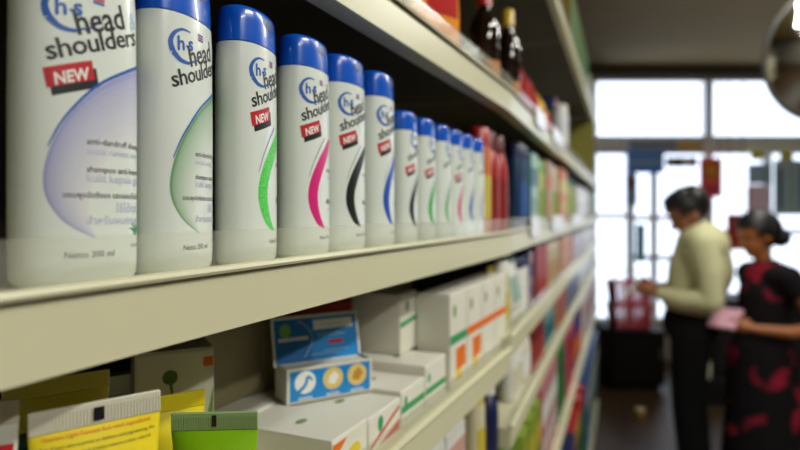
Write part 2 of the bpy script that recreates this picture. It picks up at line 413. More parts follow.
# ------------------------------------------------------------------ shampoo bottles
LOG_ANG = math.radians(20.5)
def bottle_profiles(H, a, b):
    zc = H * .853
    body = Loft([(0, a * .86, b * .82, 2.3), (.0012, a * .93, b * .9, 2.3), (.004, a * .985, b * .975, 2.3), (.012, a, b, 2.3), (H * .5, a, b, 2.3), (zc - .012, a * .985, b * .985, 2.3), (zc, a * .965, b * .965, 2.3)])
    ca, cb = a * .955, b * .955
    cap = Loft([(zc + .0006, ca * .97, cb * .97, 2.3), (zc + .001, ca, cb, 2.3), (zc + (H - zc) * .6, ca * .985, cb * .98, 2.3), (H - .004, ca * .965, cb * .95, 2.3), (H - .0016, ca * .93, cb * .9, 2.3), (H, ca * .82, cb * .74, 2.3)])
    return body, cap
def shampoo(H, a, b, sw, wide, new, detail, label, group, dx=0.0):
    """one bottle; front faces local -Y"""
    root = empty('shampoo_bottle', (0, 0, 0), 0, label, 'shampoo bottle', group)
    body, cap = bottle_profiles(H, a, b)
    bm = bmesh.new(); body.build(bm, 64); mesh_obj('body', bm, WHITEPL, root, 50)
    bm = bmesh.new(); cap.build(bm, 64)
    cp = mesh_obj('cap', bm, BLUECAP, root, 50)
    bm = bmesh.new(); lay(bm, ell(0, H - .0085, a * .3, .0042), 0, cap.surf(.0002), 0, .003); mesh_obj('thumb_recess_shade', bm, mat('recess_shade_blue', (12, 58, 132), .35), cp)  # flat darker ellipse, paints the shade of the thumb recess
    s = body.surf(); bm = bmesh.new(); k = a / .032; q = 1 if H > .17 else .826
    mats = [INK, LOGOB, PALEB, REDTAG, PWHITE, GREYINK, LILACT, LEAFG] + sw
    X = lambda x: x * k + dx
    Zq = lambda z: z * q
    Zt = lambda z: (z - .0065) * q
    # ring of the emblem and its letters
    if detail:
        A = LOG_ANG
        cx, cz = -.0190, .1430
        pts = [(X(cx) + 0.0108 * k * math.cos(math.radians(d)), Zt(cz) + 0.0098 * q * math.sin(math.radians(d))) for d in (70, 105, 140, 175, 210, 245, 280, 312)]
        lay(bm, line(pts[:5], .0008 * q, 0.0038 * q), 1, s, 1); lay(bm, line(pts[4:], 0.0038 * q, .0009 * q), 1, s, 1)
        pts2 = [(X(cx) + 0.0145 * k * math.cos(math.radians(d)), Zt(cz + .0005) + 0.0102 * q * math.sin(math.radians(d))) for d in (300, 335, 5)]
        lay(bm, line(pts2, .0012 * q, .0005 * q), 1, s, 1)
        for chx, wch, ox in (('h', .0058, -.0064), ('s', .005, .0018)):
            t = fit(text2d(chx, 1, .022, .15), wch * k); lay(bm, mv(sx(t, 1, .95 * q / k), X(cx + ox), Zt(cz - .0035 + (ox + .0068) * .17), A * .5), 1, s, 2)
        lay(bm, ell(X(cx + .0006), Zt(cz + .0002), .0007, .0007, 10), 1, s, 2)
        for i, mi in enumerate((1, 3, 1)):
            lay(bm, rect(X(cx + .0115), Zt(cz + .0065 + i * .0016), X(cx + .0175), Zt(cz + .0077 + i * .0016)), mi, s, 2)
        t = fit(text2d('head', 1, .014, .1, spacing=.96), .0295 * k); lay(bm, mv(sx(t, 1, 1.08 * q / k), X(-.0150), Zt(.1318), A), 0, s, 2)
        t = fit(text2d('&', 1, 0, .1), .0066 * k); lay(bm, mv(sx(t, 1, 1.15 * q / k), X(.0165), Zt(.1425), A), 2, s, 1)
        t = fit(text2d('shoulders', 1, .014, .1, spacing=.94), .0545 * k); lay(bm, mv(sx(t, 1, .9 * q / k), X(-.0285), Zt(.117), A), 0, s, 2)
    if new:
        A = LOG_ANG
        x0, zz, w, h = -.029, .1035, .0235, .0095
        sh_ = poly([(0, 0), (w * k, 0), (w * k + .0014, h * q), (.0014, h * q)])
        lay(bm, mv(sh_, X(x0 + .0022), Zt(zz - .0036), A * .9), 0, s, 0)
        lay(bm, mv(sh_, X(x0), Zt(zz), A * .9), 3, s, 1)
        t = fit(text2d('NEW', 1, .03, .2, spacing=1.0), .018 * k); lay(bm, mv(sx(t, 1, 1.1 * q / k), X(x0 + .0036), Zt(zz + .002), A * .9), 4, s, 2)
    # swoosh
    if wide:
        out = [(.036, .1205), (.014, .112), (-.006, .1), (-.021, .083), (-.029, .064), (-.030, .047), (-.022, .033), (-.007, .024)]
        inn = [(.037, .062), (.026, .070), (.014, .072), (.002, .066), (-.006, .056), (-.0095, .045), (-.0100, .034), (-.006, .0245)]
        N_ = 14
        for i_ in range(N_):
            e0 = [(X(p[0] + (q_[0] - p[0]) * i_ / N_), Zq(p[1] + (q_[1] - p[1]) * i_ / N_)) for p, q_ in zip(out, inn)]
            e1 = [(X(p[0] + (q_[0] - p[0]) * (i_ + 1) / N_), Zq(p[1] + (q_[1] - p[1]) * (i_ + 1) / N_)) for p, q_ in zip(out, inn)]
            lay(bm, strip(e0, e1, 30, 1), 8 + i_, s, 0)
        lay(bm, line([(X(x), Zq(z + .0012)) for x, z in ((.036, .1205), (.014, .112), (-.006, .1), (-.021, .083), (-.0285, .068))], .0022 * q, .0006 * q), 1, s, 2)
    else:
        out = [(.012, .1), (.003, .093), (-.0095, .081), (-.019, .067), (-.0232, .053), (-.0212, .040), (-.012, .0275), (.001, .0232)]
        inn = [(.018, .1), (.0135, .091), (.003, .078), (-.0065, .065), (-.0112, .053), (-.0102, .042), (-.0055, .032), (.0015, .0242)]
        lay(bm, strip([(X(x), Zq(z)) for x, z in out], [(X(x), Zq(z)) for x, z in inn], 30, 3), 8, s, 0)
        lay(bm, line([(X(x), Zq(z)) for x, z in ((.002, .1), (-.008, .09), (-.017, .078), (-.0225, .066))], .0012 * q, .0004 * q), 9, s, 1)
    # small print
    if detail:
        rows = [('anti-dandruff shampoo', .0715, .041, 0), ('shampoo anti-ketombe', .0575, .041, 0), ('แชมพูขจัดรังแค เฮดแอนด์โชว์เดอร์', .0445, .052, 0)] if detail == 2 else [('anti-dandruff', .0715, .026, 0), ('shampoo', .0445, .026, 0)]
        for tx, z, w, mi in rows:
            xx = .030 - w if detail == 2 else .0055
            t = fit(text2d(tx, 1, .004 if detail == 2 else .008), w * k); lay(bm, mv(t, X(xx), Zq(z)), mi, s, 2)
        if detail == 2:
            for tx, z, w in (('untuk rambut normal', .0665, .040), ('kulit kepala gatal', .0525, .040), ('ใช้ได้ทุกวัน', .0372, .024), ('สำหรับผมธรรมดา', .0310, .040)):
                t = fit(text2d(tx, 1), w * k); lay(bm, mv(t, X(.029 - w), Zq(z)), 6, s, 2)
            for ang in (20, 55, 90, 125, 160):
                r_ = math.radians(ang)
                lay(bm, line([(X(.021), Zq(.025)), (X(.021 + .0035 * math.cos(r_)), Zq(.0275 + .002 * math.sin(r_))), (X(.021 + .007 * math.cos(r_)), Zq(.0265 + .0065 * math.sin(r_)))], .0016, .0002, 8), 7, s, 2)
            t = fit(text2d('ขนาดสุทธิ', 1), .012); lay(bm, mv(t, X(.016), Zq(.0185)), 5, s, 2)
        else:
            for z in (.066, .039): lay(bm, rect(X(.009), Zq(z), X(.026), Zq(z + .0018)), 6, s, 2)
        t = fit(text2d('Netto 200 ml', 1, .004), .0255 * k); lay(bm, mv(t, X(-.0215 if detail == 2 else -.008), Zq(.0145)), 5, s, 2)
    else:
        # emblem and lettering of the small bottles
        pts2 = [(X(-.008) + .009 * math.cos(math.radians(d)), Zq(.147) + .009 * math.sin(math.radians(d))) for d in (70, 110, 150, 190, 230, 270, 310)]
        lay(bm, line(pts2, .0012, .0028), 1, s, 1)
        t = fit(text2d('h·s', 1, .012, .15), .013); lay(bm, mv(t, X(-.013), Zq(.144), .15), 1, s, 2)
        t = fit(text2d('head', 1, .008, .1), .02); lay(bm, mv(t, X(-.006), Zq(.131), LOG_ANG), 0, s, 2)
        t = fit(text2d('shoulders', 1, .008, .1), .042); lay(bm, mv(t, X(-.025), Zq(.115), LOG_ANG), 0, s, 2)
    mesh_obj('printed_label', bm, mats, root)
    return root
def sparkle(name, rgb, rgb2, sc=900):
    m = mat(name, rgb, .4); nt = m.node_tree; b = nt.nodes['Principled BSDF']
    nz = nt.nodes['Noise Texture']; nz.inputs['Scale'].default_value = sc; nz.inputs['Detail'].default_value = 1
    r = nt.nodes.new('ShaderNodeValToRGB'); e = r.color_ramp.elements
    e[0].position = .45; e[0].color = (*lin([x / 255 for x in rgb]), 1); e[1].position = .62; e[1].color = (*lin([x / 255 for x in rgb2]), 1)
    nt.links.new(nz.outputs['Fac'], r.inputs[0]); nt.links.new(r.outputs[0], b.inputs['Base Color']); return m
def ramp(name, a, b, n=14, g=.55):
    return [mat(f'{name}_{i}', tuple(int(x + (y - x) * (i / (n - 1)) ** g) for x, y in zip(a, b)), .35, noise=.06, scale=60) for i in range(n)]
sw1 = ramp('swoosh_lilac', (160, 163, 206), (222, 223, 222))
sw2 = ramp('swoosh_sage', (116, 158, 118), (224, 228, 220), g=.4)
GRP = 'white shampoo bottles in a row'
big = dict(H=.19, a=.032, b=.0185)
SPEC = [
    (76, .309, -8, .006, sw1, True, True, 2, 'nearest white shampoo bottle with blue cap, wide lilac swoosh and red tag'),
    (174.5, .382, 15, .003, sw2, True, False, 2, 'second white shampoo bottle, grey-green swoosh and no red tag'),
    (247, .445, 15, .005, [sparkle('swoosh_green', (52, 196, 62), (120, 228, 110), 1100), LOGOB], False, True, 1, 'white shampoo bottle with sparkling bright green swoosh and red tag'),
    (303.5, .509, 9, 0, [mat('swoosh_magenta', (214, 26, 120), .4), GREYINK], False, True, 1, 'white shampoo bottle with magenta pink swoosh beside the green one'),
    (342, .575, 5, 0, [mat('swoosh_black', (24, 26, 24), .4), GREYINK], False, True, 1, 'tall white shampoo bottle with black swoosh and red tag'),
    (375.5, .637, 11, 0, [mat('swoosh_blue', (20, 76, 176), .4), LOGOB], False, True, 1, 'tall white shampoo bottle with dark blue swoosh, last of the tall ones'),
]
for u, Z, turn, dx, sw, wide, new, det, lb in SPEC:
    b_ = shampoo(.182, .032, .0185, sw, wide, new, det, lb, GRP, dx)
    off = .0365
    t = R1.solve(u, off)
    b_.location = R1.at(t, off, EYE + HM + .0002); b_.rotation_euler.z = R1.rot + math.radians(turn)
small = [(403, (40, 44, 40), 'black', True, 'smaller white shampoo bottle with black swoosh, first of the short ones'), (422, (60, 170, 80), 'green', True, 'smaller white shampoo bottle with green swoosh'),
         (438.5, (120, 170, 130), 'sage', False, 'smaller white shampoo bottle with faint sage swoosh'), (451.5, (200, 70, 130), 'pink', True, 'smaller white shampoo bottle with pink swoosh'),
         (463, (40, 80, 170), 'navy', False, 'smaller white shampoo bottle with navy blue swoosh'), (474, (170, 170, 210), 'pale', False, 'smaller white shampoo bottle beside the orange bottle, last of the row')]
for u, rgb, nm, new, lb in small:
    b_ = shampoo(.153, .0265, .016, [mat('small_swoosh_' + nm, rgb, .4), GREYINK], False, new, 0, lb, GRP)
    t = R1.solve(u, .036); b_.location = R1.at(t, .036, EYE + HM + .0002); b_.rotation_euler.z = R1.rot + math.radians(9)

# ------------------------------------------------------------------ generic goods
def carton(w, d, h, face, bandc=None, side=None, prints=None, name='carton', label=None, cat='carton', group=None, bev=.0012, plain=False):
    root = empty(name, (0, 0, 0), 0, label, cat, group)
    bm = bmesh.new(); box(bm, (-w / 2, -d / 2, 0), (w / 2, d / 2, h - .0012), 0, bev)
    mesh_obj('box', bm, side or face, root, 30)
    bm = bmesh.new(); box(bm, (-w / 2 + .0006, -d / 2 + .0004, h - .0014), (w / 2 - .0006, d / 2 - .0008, h), 0, .0004, 1)   # tuck flap
    mesh_obj('top_flap', bm, side or face, root)
    bm = bmesh.new(); f = front_plane(-d / 2); mats = [face]
    if not plain: lay(bm, rect(-w / 2 + .002, .002, w / 2 - .002, h - .003), 0, f, 0, 0)
    if bandc:
        mats.append(bandc); lay(bm, rect(-w / 2 + .002, h * .55, w / 2 - .002, h * .8), 1, f, 1, 0)
        lay(bm, ell(0, h * .3, w * .25, h * .12), 1, f, 1, 0)
    for shape, m, lyr in prints or ():
        if m not in mats: mats.append(m)
        lay(bm, shape, mats.index(m), f, lyr, 0)
    if len(bm.faces): mesh_obj('printed_face', bm, mats, root)
    else: bm.free()
    return root
def oval_bottle(w, d, h, bodym, capm, labm, name='bottle', label=None, cat='bottle', group=None, capr=.55, neck=True):
    root = empty(name, (0, 0, 0), 0, label, cat, group); a, b = w / 2 * .97, d / 2
    zc = h * .82
    L_ = Loft([(0, a * .85, b * .85, 2.4), (.002, a * .95, b * .95, 2.4), (.007, a, b, 2.4), (h * .6, a, b, 2.4), (h * .7, a * .93, b * .93, 2.3), (h * .77, a * .75, b * .78, 2.1), (zc, a * capr * .9, min(b, a * capr) * .9, 2)] if neck else
              [(0, a * .85, b * .85, 2.4), (.002, a * .95, b * .95, 2.4), (.007, a, b, 2.4), (zc - .006, a, b, 2.4), (zc, a * .95, b * .95, 2.4)])
    bm = bmesh.new(); L_.build(bm, 28); mesh_obj('body', bm, bodym, root, 45)
    ca, cb = (a * capr, min(b, a * capr)) if neck else (a * .95, b * .95)
    bm = bmesh.new(); Loft([(zc + .0004, ca, cb, 2.1), (h - .003, ca * .95, cb * .95, 2.1), (h, ca * .8, cb * .8, 2.1)]).build(bm, 24); mesh_obj('cap', bm, capm, root, 45)
    if labm:
        bm = bmesh.new(); s = L_.surf(.0005)
        lay(bm, strip([(-a * .85, h * .15), (-a * .85, h * .55)], [(a * .85, h * .15), (a * .85, h * .55)], 2, 8), 0, s, 0, 0)
        mesh_obj('label', bm, labm, root)
    return root
def tube_pack(w, h, bodym, crimpm, capm, name='cream_tube', label=None, cat='tube', group=None, prints=(), crimp=.012, maxe=.006):
    """standing on its cap, crimped end up"""
    root = empty(name, (0, 0, 0), 0, label, cat, group); r = w / 2
    zc = h * .16
    bm = bmesh.new(); Loft([(0, r * .66, r * .66, 2), (.001, r * .7, r * .7, 2), (zc - .001, r * .72, r * .72, 2), (zc, r * .6, r * .6, 2)]).build(bm, 32); mesh_obj('cap', bm, capm, root, 45)
    L_ = Loft([(zc + .0004, r * .6, r * .6, 2), (zc + .004, r * .78, r * .74, 2), (zc + .02, r * .82, r * .7, 2), (h * .5, r * .9, r * .5, 2), (h * .8, r * .97, r * .2, 2), (h - crimp, r, .0016, 2.2)])
    bm = bmesh.new(); L_.build(bm, 40); mesh_obj('body', bm, bodym, root, 60)
    bm = bmesh.new()
    box(bm, (-r, -.0013, h - crimp), (r, .0013, h), 0, .0006, 1)
    n = int(w / .0016)
    for i in range(n):
        x = -r + w * (i + .5) / n; box(bm, (x - .0003, -.0017, h - crimp + .001), (x + .0003, .0017, h - .0025))
    mesh_obj('crimped_end', bm, crimpm, root)
    if prints:
        bm = bmesh.new(); s = L_.surf(.0005); pl = front_plane(-.0019); mats = []
        for shape, m, lyr in prints:
            if m not in mats: mats.append(m)
            zz = min(p[1] for p in shape[0])
            lay(bm, shape, mats.index(m), pl if zz > h - crimp else s, lyr, maxe)
        mesh_obj('printed_label', bm, mats, root)
    return root
def pouch(w, d, h, bodym, labm, name='pouch', label=None, cat='packet', group=None):
    root = empty(name, (0, 0, 0), 0, label, cat, group); a, b = w / 2, d / 2
    L_ = Loft([(0, a * .95, b * .7, 3), (.004, a, b * .9, 2.6), (h * .35, a * .97, b, 2.2), (h * .7, a * .96, b * .75, 2.2), (h - .014, a, .003, 2.5), (h, a, .0012, 3)])
    bm = bmesh.new(); L_.build(bm, 30); mesh_obj('body', bm, bodym, root, 60)
    bm = bmesh.new(); s = L_.surf(.0006)
    lay(bm, strip([(-a * .7, h * .2), (-a * .55, h * .65)], [(a * .55, h * .3), (a * .75, h * .75)], 6, 6), 0, s, 0, 0)
    mesh_obj('label', bm, labm, root); return root
def jar(w, h, bodym, lidm, labm, name='jar', label=None, cat='jar', group=None):
    root = empty(name, (0, 0, 0), 0, label, cat, group); r = w / 2
    L_ = Loft([(0, r * .9, r * .9, 2), (.003, r, r, 2), (h * .72, r, r, 2), (h * .76, r * .85, r * .85, 2)])
    bm = bmesh.new(); L_.build(bm, 28); mesh_obj('body', bm, bodym, root, 45)
    bm = bmesh.new(); Loft([(h * .765, r * .98, r * .98, 2), (h - .002, r * .98, r * .98, 2), (h, r * .9, r * .9, 2)]).build(bm, 28); mesh_obj('lid', bm, lidm, root, 45)
    bm = bmesh.new(); s = L_.surf(.0005); q = r * 1.9
    lay(bm, strip([(-q, h * .15), (-q, h * .6)], [(q, h * .15), (q, h * .6)], 2, 16), 0, s, 0, 0); mesh_obj('label', bm, labm, root)
    return root
ORD = {1: [''], 2: ['nearer', 'farther'], 3: ['nearest', 'middle', 'farthest'], 4: ['nearest', 'second', 'third', 'farthest'], 5: ['nearest', 'second', 'third', 'fourth', 'farthest'],
       6: ['nearest', 'second', 'third', 'fourth', 'fifth', 'farthest'], 7: ['nearest', 'second', 'third', 'fourth', 'fifth', 'sixth', 'farthest']}
NUM = ['', 'one', 'two', 'three', 'four', 'five', 'six', 'seven']
def plural(s):
    for e in ('bottle', 'carton', 'tube', 'packet', 'jar', 'box'):
        if e in s: return s.replace(e, e + ('es' if e == 'box' else 's'), 1)
    return s + 's'
def make(kind, w, d, h, c1, c2, c3):
    a, b, c = (col(tuple(int(x * (.88 if max(q) - min(q) > 30 else .95)) for x in q), .4) for q in (c1, c2, c3))
    if kind == 'pouch': a, c = (mat('foil_%02x%02x%02x' % tuple(q), q, .8, spec=.12) for q in (c1, c3))
    if kind == 'bottle': return oval_bottle(w, d, h, a, b, c)
    if kind == 'flask': return oval_bottle(w, d, h, a, b, c, neck=False)
    if kind == 'carton': return carton(w, d, h, a, c, b)
    if kind == 'tube': return tube_pack(w, h, a, c, b, prints=((strip([(-w * .3, h * .3), (-w * .38, h * .7)], [(w * .3, h * .3), (w * .38, h * .7)], 4, 6), c, 0),))
    if kind == 'pouch': return pouch(w, d, h, a, c)
    if kind == 'jar': return jar(w, h, a, b, c)
USED = set()
def run(row, hb, u0, u1, off, kind, w, d, h, c1, c2, c3, desc, place, nmax=7, tmin=None):
    """facings of one product between image columns u0 and u1 of the shelf"""
    t0, t1 = row.solve(u0, off), row.solve(u1, off)
    n = max(1, min(nmax, int((t1 - t0) / w + .35)))
    step = max(w + .002, (t1 - t0) / n) if n > 1 else 0
    src = make(kind, w, d, h, c1, c2, c3)
    cat = src['category']
    for k in range(n):
        o = src if k == 0 else copy_tree(src)
        t = t0 + (w / 2 if n == 1 else step * (k + .5))
        o.location = row.at(t, off + d / 2, EYE + hb + .0002); o.rotation_euler.z = row.rot
        lb = f'{desc} {place}' if n == 1 else f'{ORD[n][k]} of {NUM[n]} {plural(desc)} {place}'
        assert lb not in USED, lb
        USED.add(lb); o['label'] = lb; o['category'] = cat
        if n > 1: o['group'] = f'{plural(desc)} {place}'
W_, CR, RD, DR, NV, BL, TL, GN, LG, YL, OR, TN, PK, PU, BK, GY, LI = ((232, 232, 226), (214, 208, 184), (186, 34, 26), (110, 16, 20), (22, 34, 84), (28, 84, 160), (20, 110, 120), (36, 120, 60), (150, 180, 60),
    (222, 200, 60), (222, 116, 36), (196, 160, 120), (206, 96, 120), (90, 60, 130), (18, 18, 18), (150, 150, 150), (190, 186, 206))
M_ = 'on the shampoo shelf'
run(R1, HM, 485.5, 493, .02, 'flask', .05, .035, .176, OR, RD, YL, 'orange bottle with red cap', 'right beside the last shampoo')
run(R1, HM, 494, 511, .02, 'bottle', .052, .04, .176, RD, DR, (150, 30, 24), 'large red bottle with dark cap', M_, 3)
run(R2, HM2, 518, 522, .03, 'carton', .04, .035, .17, (120, 60, 40), (120, 100, 90), GY, 'brown carton', M_)
run(R2, HM2, 522, 530, .016, 'flask', .055, .04, .182, (18, 60, 100), NV, BL, 'dark blue bottle', M_)
run(R2, HM2, 531, 538, .016, 'carton', .06, .05, .175, (170, 200, 190), (40, 140, 130), TL, 'teal and white carton', M_)
run(R2, HM2, 539, 546, .016, 'flask', .06, .04, .17, (200, 206, 120), (120, 190, 90), LG, 'yellow-green bottle', M_)
run(R2, HM2, 547, 552, .016, 'carton', .065, .05, .18, TN, TN, OR, 'tan carton', M_)
run(R2, HM2, 553, 559, .016, 'flask', .075, .05, .18, (206, 206, 170), CR, LG, 'pale cream bottle', M_)
run(R2, HM2, 560, 567, .016, 'carton', .09, .06, .185, OR, OR, YL, 'orange carton', M_)
run(R2, HM2, 568, 576, .016, 'flask', .1, .06, .17, (170, 180, 90), (60, 130, 110), LG, 'olive green bottle', M_)
run(R2, HM2, 577, 588, .016, 'carton', .18, .08, .16, (206, 204, 214), LI, W_, 'large lilac white carton', M_)
run(R2, HM2, 589.5, 597, .016, 'carton', .24, .1, .16, (140, 150, 70), (130, 130, 80), GN, 'big moss green carton', M_)
A_ = 'on the shelf below the shampoo'
run(R1, HA, 496, 503, .03, 'tube', .04, .03, .14, W_, YL, YL, 'white and yellow tube', A_, 2)
run(R2, HA2, 507, 513, .016, 'flask', .042, .03, .128, (226, 220, 170), W_, YL, 'cream bottle with yellow label', A_)
run(R2, HA2, 514, 521, .016, 'tube', .046, .03, .128, W_, W_, (150, 190, 180), 'white tube with pale green print', A_)
run(R2, HA2, 522, 528, .016, 'flask', .05, .034, .12, W_, NV, W_, 'white bottle with navy cap', A_)
run(R2, HA2, 529, 535, .016, 'carton', .06, .05, .128, (190, 150, 160), NV, PU, 'mauve and navy carton', A_)
run(R2, HA2, 536, 548, .016, 'carton', .07, .05, .138, RD, DR, RD, 'red carton', A_)
run(R2, HA2, 549, 560, .016, 'flask', .07, .045, .135, (206, 190, 160), CR, TN, 'beige bottle', A_)
run(R2, HA2, 561, 572, .016, 'carton', .1, .06, .135, (206, 150, 110), TN, OR, 'peach carton', A_)
run(R2, HA2, 573, 582, .016, 'carton', .12, .06, .13, (170, 160, 180), (170, 40, 50), LI, 'grey lilac carton', A_)
run(R2, HA2, 583, 596, .016, 'carton', .26, .08, .13, (180, 176, 184), LI, W_, 'large pale grey carton', A_)
B_ = 'on the third shelf down'
run(R1, HB, 421, 466, .035, 'carton', .085, .1, .105, W_, W_, (220, 170, 160), 'white carton with pinkish front', B_, 3)
run(R1, HB, 480, 489, .02, 'flask', .045, .035, .14, (226, 218, 180), YL, YL, 'pale yellow bottle', B_)
run(R1, HB, 494, 507, .02, 'bottle', .045, .035, .128, NV, W_, NV, 'navy bottle with white cap', B_, 1)
run(R2, HB2, 515, 524, .016, 'flask', .05, .035, .118, W_, W_, CR, 'plain white bottle', B_)
run(R2, HB2, 525, 531, .016, 'bottle', .05, .04, .118, (216, 206, 190), NV, W_, 'off-white bottle with navy cap', B_)
run(R2, HB2, 532, 544, .016, 'carton', .07, .05, .118, RD, DR, DR, 'dark red carton', B_)
run(R2, HB2, 545, 555, .016, 'flask', .075, .05, .116, (110, 150, 150), W_, TL, 'grey-teal bottle', B_)
run(R2, HB2, 556, 566, .016, 'carton', .1, .06, .116, (160, 80, 60), TN, RD, 'rust red carton', B_)
run(R2, HB2, 567, 578, .016, 'carton', .15, .07, .116, (80, 90, 120), GY, BL, 'slate blue carton', B_)
run(R2, HB2, 579, 596, .016, 'carton', .28, .08, .116, (170, 170, 176), GY, W_, 'light grey carton', B_)
C_ = 'on the fourth shelf down'
run(R2, HC2, 522, 541, .016, 'carton', .075, .07, .225, (150, 170, 60), LG, YL, 'lime green carton', C_, 3)
run(R2, HC2, 542, 557, .016, 'carton', .09, .07, .24, (206, 150, 150), PK, W_, 'pink and white carton', C_, 4)
run(R2, HC2, 558, 566, .016, 'flask', .09, .06, .25, (30, 100, 56), GN, GN, 'green bottle', C_)
run(R2, HC2, 567, 574, .016, 'carton', .11, .08, .25, (200, 70, 100), PK, RD, 'deep pink carton', C_)
run(R2, HC2, 575, 582, .016, 'flask', .12, .08, .24, (60, 40, 130), NV, OR, 'violet bottle', C_)
run(R2, HC2, 583, 597, .016, 'carton', .26, .1, .24, (190, 190, 196), W_, RD, 'silver grey carton', C_)
D_ = 'on the bottom shelf'
run(R2, -1.41, 568, 574, .016, 'carton', .16, .12, .46, (40, 60, 130), NV, BL, 'dark blue carton', D_)
run(R2, -1.41, 575, 580, .016, 'carton', .17, .12, .45, (200, 170, 40), RD, BK, 'yellow and red carton', D_)
run(R2, -1.41, 581, 586, .016, 'flask', .18, .12, .46, (30, 90, 60), RD, GN, 'dark green bottle', D_)
run(R2, -1.41, 587, 598, .016, 'carton', .26, .14, .44, (40, 120, 130), BL, W_, 'sea blue carton', D_)

# upper shelf
U_ = 'on the upper shelf'
run(R1, HU, 421, 462, .03, 'pouch', .19, .04, .24, (226, 140, 8), RD, (170, 14, 8), 'orange and red bag', U_, 1)
def dark_bottle(u, off, row, r, h, capm, label):
    root = empty('sauce_bottle', (0, 0, 0), 0, label, 'bottle')
    gl = mat('dark_brown_bottle_glass', (26, 14, 8), .08, coat=.6)
    L_ = Loft([(0, r * .9, r * .9, 2), (.002, r, r, 2), (h * .62, r, r, 2), (h * .72, r * .8, r * .8, 2), (h * .79, r * .42, r * .42, 2), (h * .84, r * .38, r * .38, 2)])
    bm = bmesh.new(); L_.build(bm, 36); mesh_obj('body', bm, gl, root, 60)
    bm = bmesh.new(); Loft([(h * .842, r * .5, r * .5, 2), (h - .002, r * .48, r * .48, 2), (h, r * .42, r * .42, 2)]).build(bm, 24); mesh_obj('cap', bm, capm, root, 45)
    bm = bmesh.new(); lay(bm, strip([(-r * 1.2, h * .1), (-r * 1.2, h * .3)], [(r * 1.2, h * .1), (r * 1.2, h * .3)], 2, 10), 0, L_.surf(.0006), 0, 0)
    mesh_obj('label', bm, col((190, 120, 30), .4), root)
    root.location = row.at(row.solve(u, off), off, EYE + HU + .0002); root.rotation_euler.z = row.rot
dark_bottle(484, .05, R1, .027, .185, col(RD, .3), 'dark brown bottle with red cap on the upper shelf')
dark_bottle(508, .05, R2, .026, .225, col((206, 168, 40), .3), 'dark brown bottle with yellow cap on the upper shelf')
run(R2, HU, 527, 543, .02, 'pouch', .12, .05, .13, (136, 12, 14), RD, (160, 30, 20), 'red packet', U_, 4)
run(R2, HU, 544, 552, .02, 'pouch', .11, .05, .12, (210, 170, 40), YL, RD, 'yellow packet', U_, 4)
run(R2, HU, 555, 565, .10, 'carton', .16, .05, .3, (160, 40, 60), (40, 50, 110), (40, 50, 110), 'tall red and navy carton', U_, 1)
run(R2, HU, 567, 574, .016, 'flask', .09, .06, .2, (222, 224, 232), W_, W_, 'white bottle', U_, 1)
run(R2, HT, 571, 588, .02, 'carton', .3, .1, .3, (96, 120, 40), (150, 130, 40), GN, 'green and yellow carton', 'on the topmost shelf', 4)
run(R2, HT, 589, 598, .02, 'carton', .3, .1, .26, (140, 130, 116), CR, GY, 'grey-brown carton', 'on the topmost shelf', 2)

# ------------------------------------------------------------------ near goods on the shelf below the shampoo
ZA = EYE + HA
def facing(u, Z, z, alpha):
    """place: world position below image column u at depth Z, front turned alpha degrees away from straight at the camera"""
    p = P(u, HOR, Z); p.z = z
    return p, YAW + math.radians(alpha)
YT = mat('yellow_tube', (240, 218, 40), .35, coat=.2); CRW = mat('white_crimp', (214, 210, 190), .4)
ORT = mat('ink_orange', (226, 110, 20), .5); OLV = mat('ink_olive', (110, 104, 24), .5)
h_t = .1385; w_t = .0635
pr = []
def tl(s, z, w, m, x0=-.027):
    pr.append((mv(fit(text2d(s, 1, .004), w), x0, z), m, 1))
tl('Vitamins Light Fairness face wash ingredients', .1235, .052, ORT, -.026)
for i, s in enumerate(('Yes, if your skin is prone to dullness and pigmenting, the', 'effective daily face wash it helps restore a clear, natural,', 'even complexion.')):
    tl(s, .1190 - i * .0038, (.055, .053, .016)[i], OLV)
tl('How it work ?', .1060, .016, ORT, -.015)
for i, s in enumerate(('contains gentle foam that cleans the skin, removes', 'dirt and oil and reduces damaging effects')): tl(s, .1015 - i * .0038, .050, OLV)
pr.append((rect(-.0025, h_t - .0095, .0025, h_t - .0025), INK, 0))
t_ = tube_pack(w_t, h_t, YT, CRW, CRW, 'face_wash_tube', 'bright yellow tube with white crimped end and orange print, at front of shelf', 'tube', prints=pr)
t_.location, t_.rotation_euler.z = facing(98, .314, ZA + .0003, 40)
t_ = tube_pack(.063, .128, mat('olive_tube', (226, 208, 60), .3, coat=.4), mat('clear_olive_crimp', (220, 206, 100), .3), CRW, 'face_wash_tube', 'dull olive yellow tube partly hidden behind the bright yellow tube', 'tube')
t_.location, t_.rotation_euler.z = facing(58, .40, ZA + .0003, 38)
t_ = tube_pack(.045, .104, YT, YT, CRW, 'face_wash_tube', 'plain yellow tube standing behind the printed yellow tube', 'tube')
t_.location, t_.rotation_euler.z = facing(174, .44, ZA + .0003, 35)
rp = [(rect(-.022, .05, .0255, .126), REDTAG, 0)]
t_ = tube_pack(.055, .147, mat('white_tube', (214, 212, 200), .35), CRW, CRW, 'face_wash_tube', 'white tube with red panel at the very left edge', 'tube', prints=rp)
t_.location, t_.rotation_euler.z = facing(-50, .28, ZA + .0003, 25)
t_ = oval_bottle(.03, .028, .107, mat('deep_green_plastic', (10, 66, 48), .35), mat('deep_green_plastic', (10, 66, 48), .35), None, 'bottle', 'dark green bottle between the white tube and the yellow tube', 'bottle', neck=False)
t_.location, t_.rotation_euler.z = facing(27, .345, ZA + .0003, 30)
GT = mat('lime_tube', (140, 196, 20), .3, coat=.3); GC = mat('clear_green_crimp', (150, 178, 120), .3)
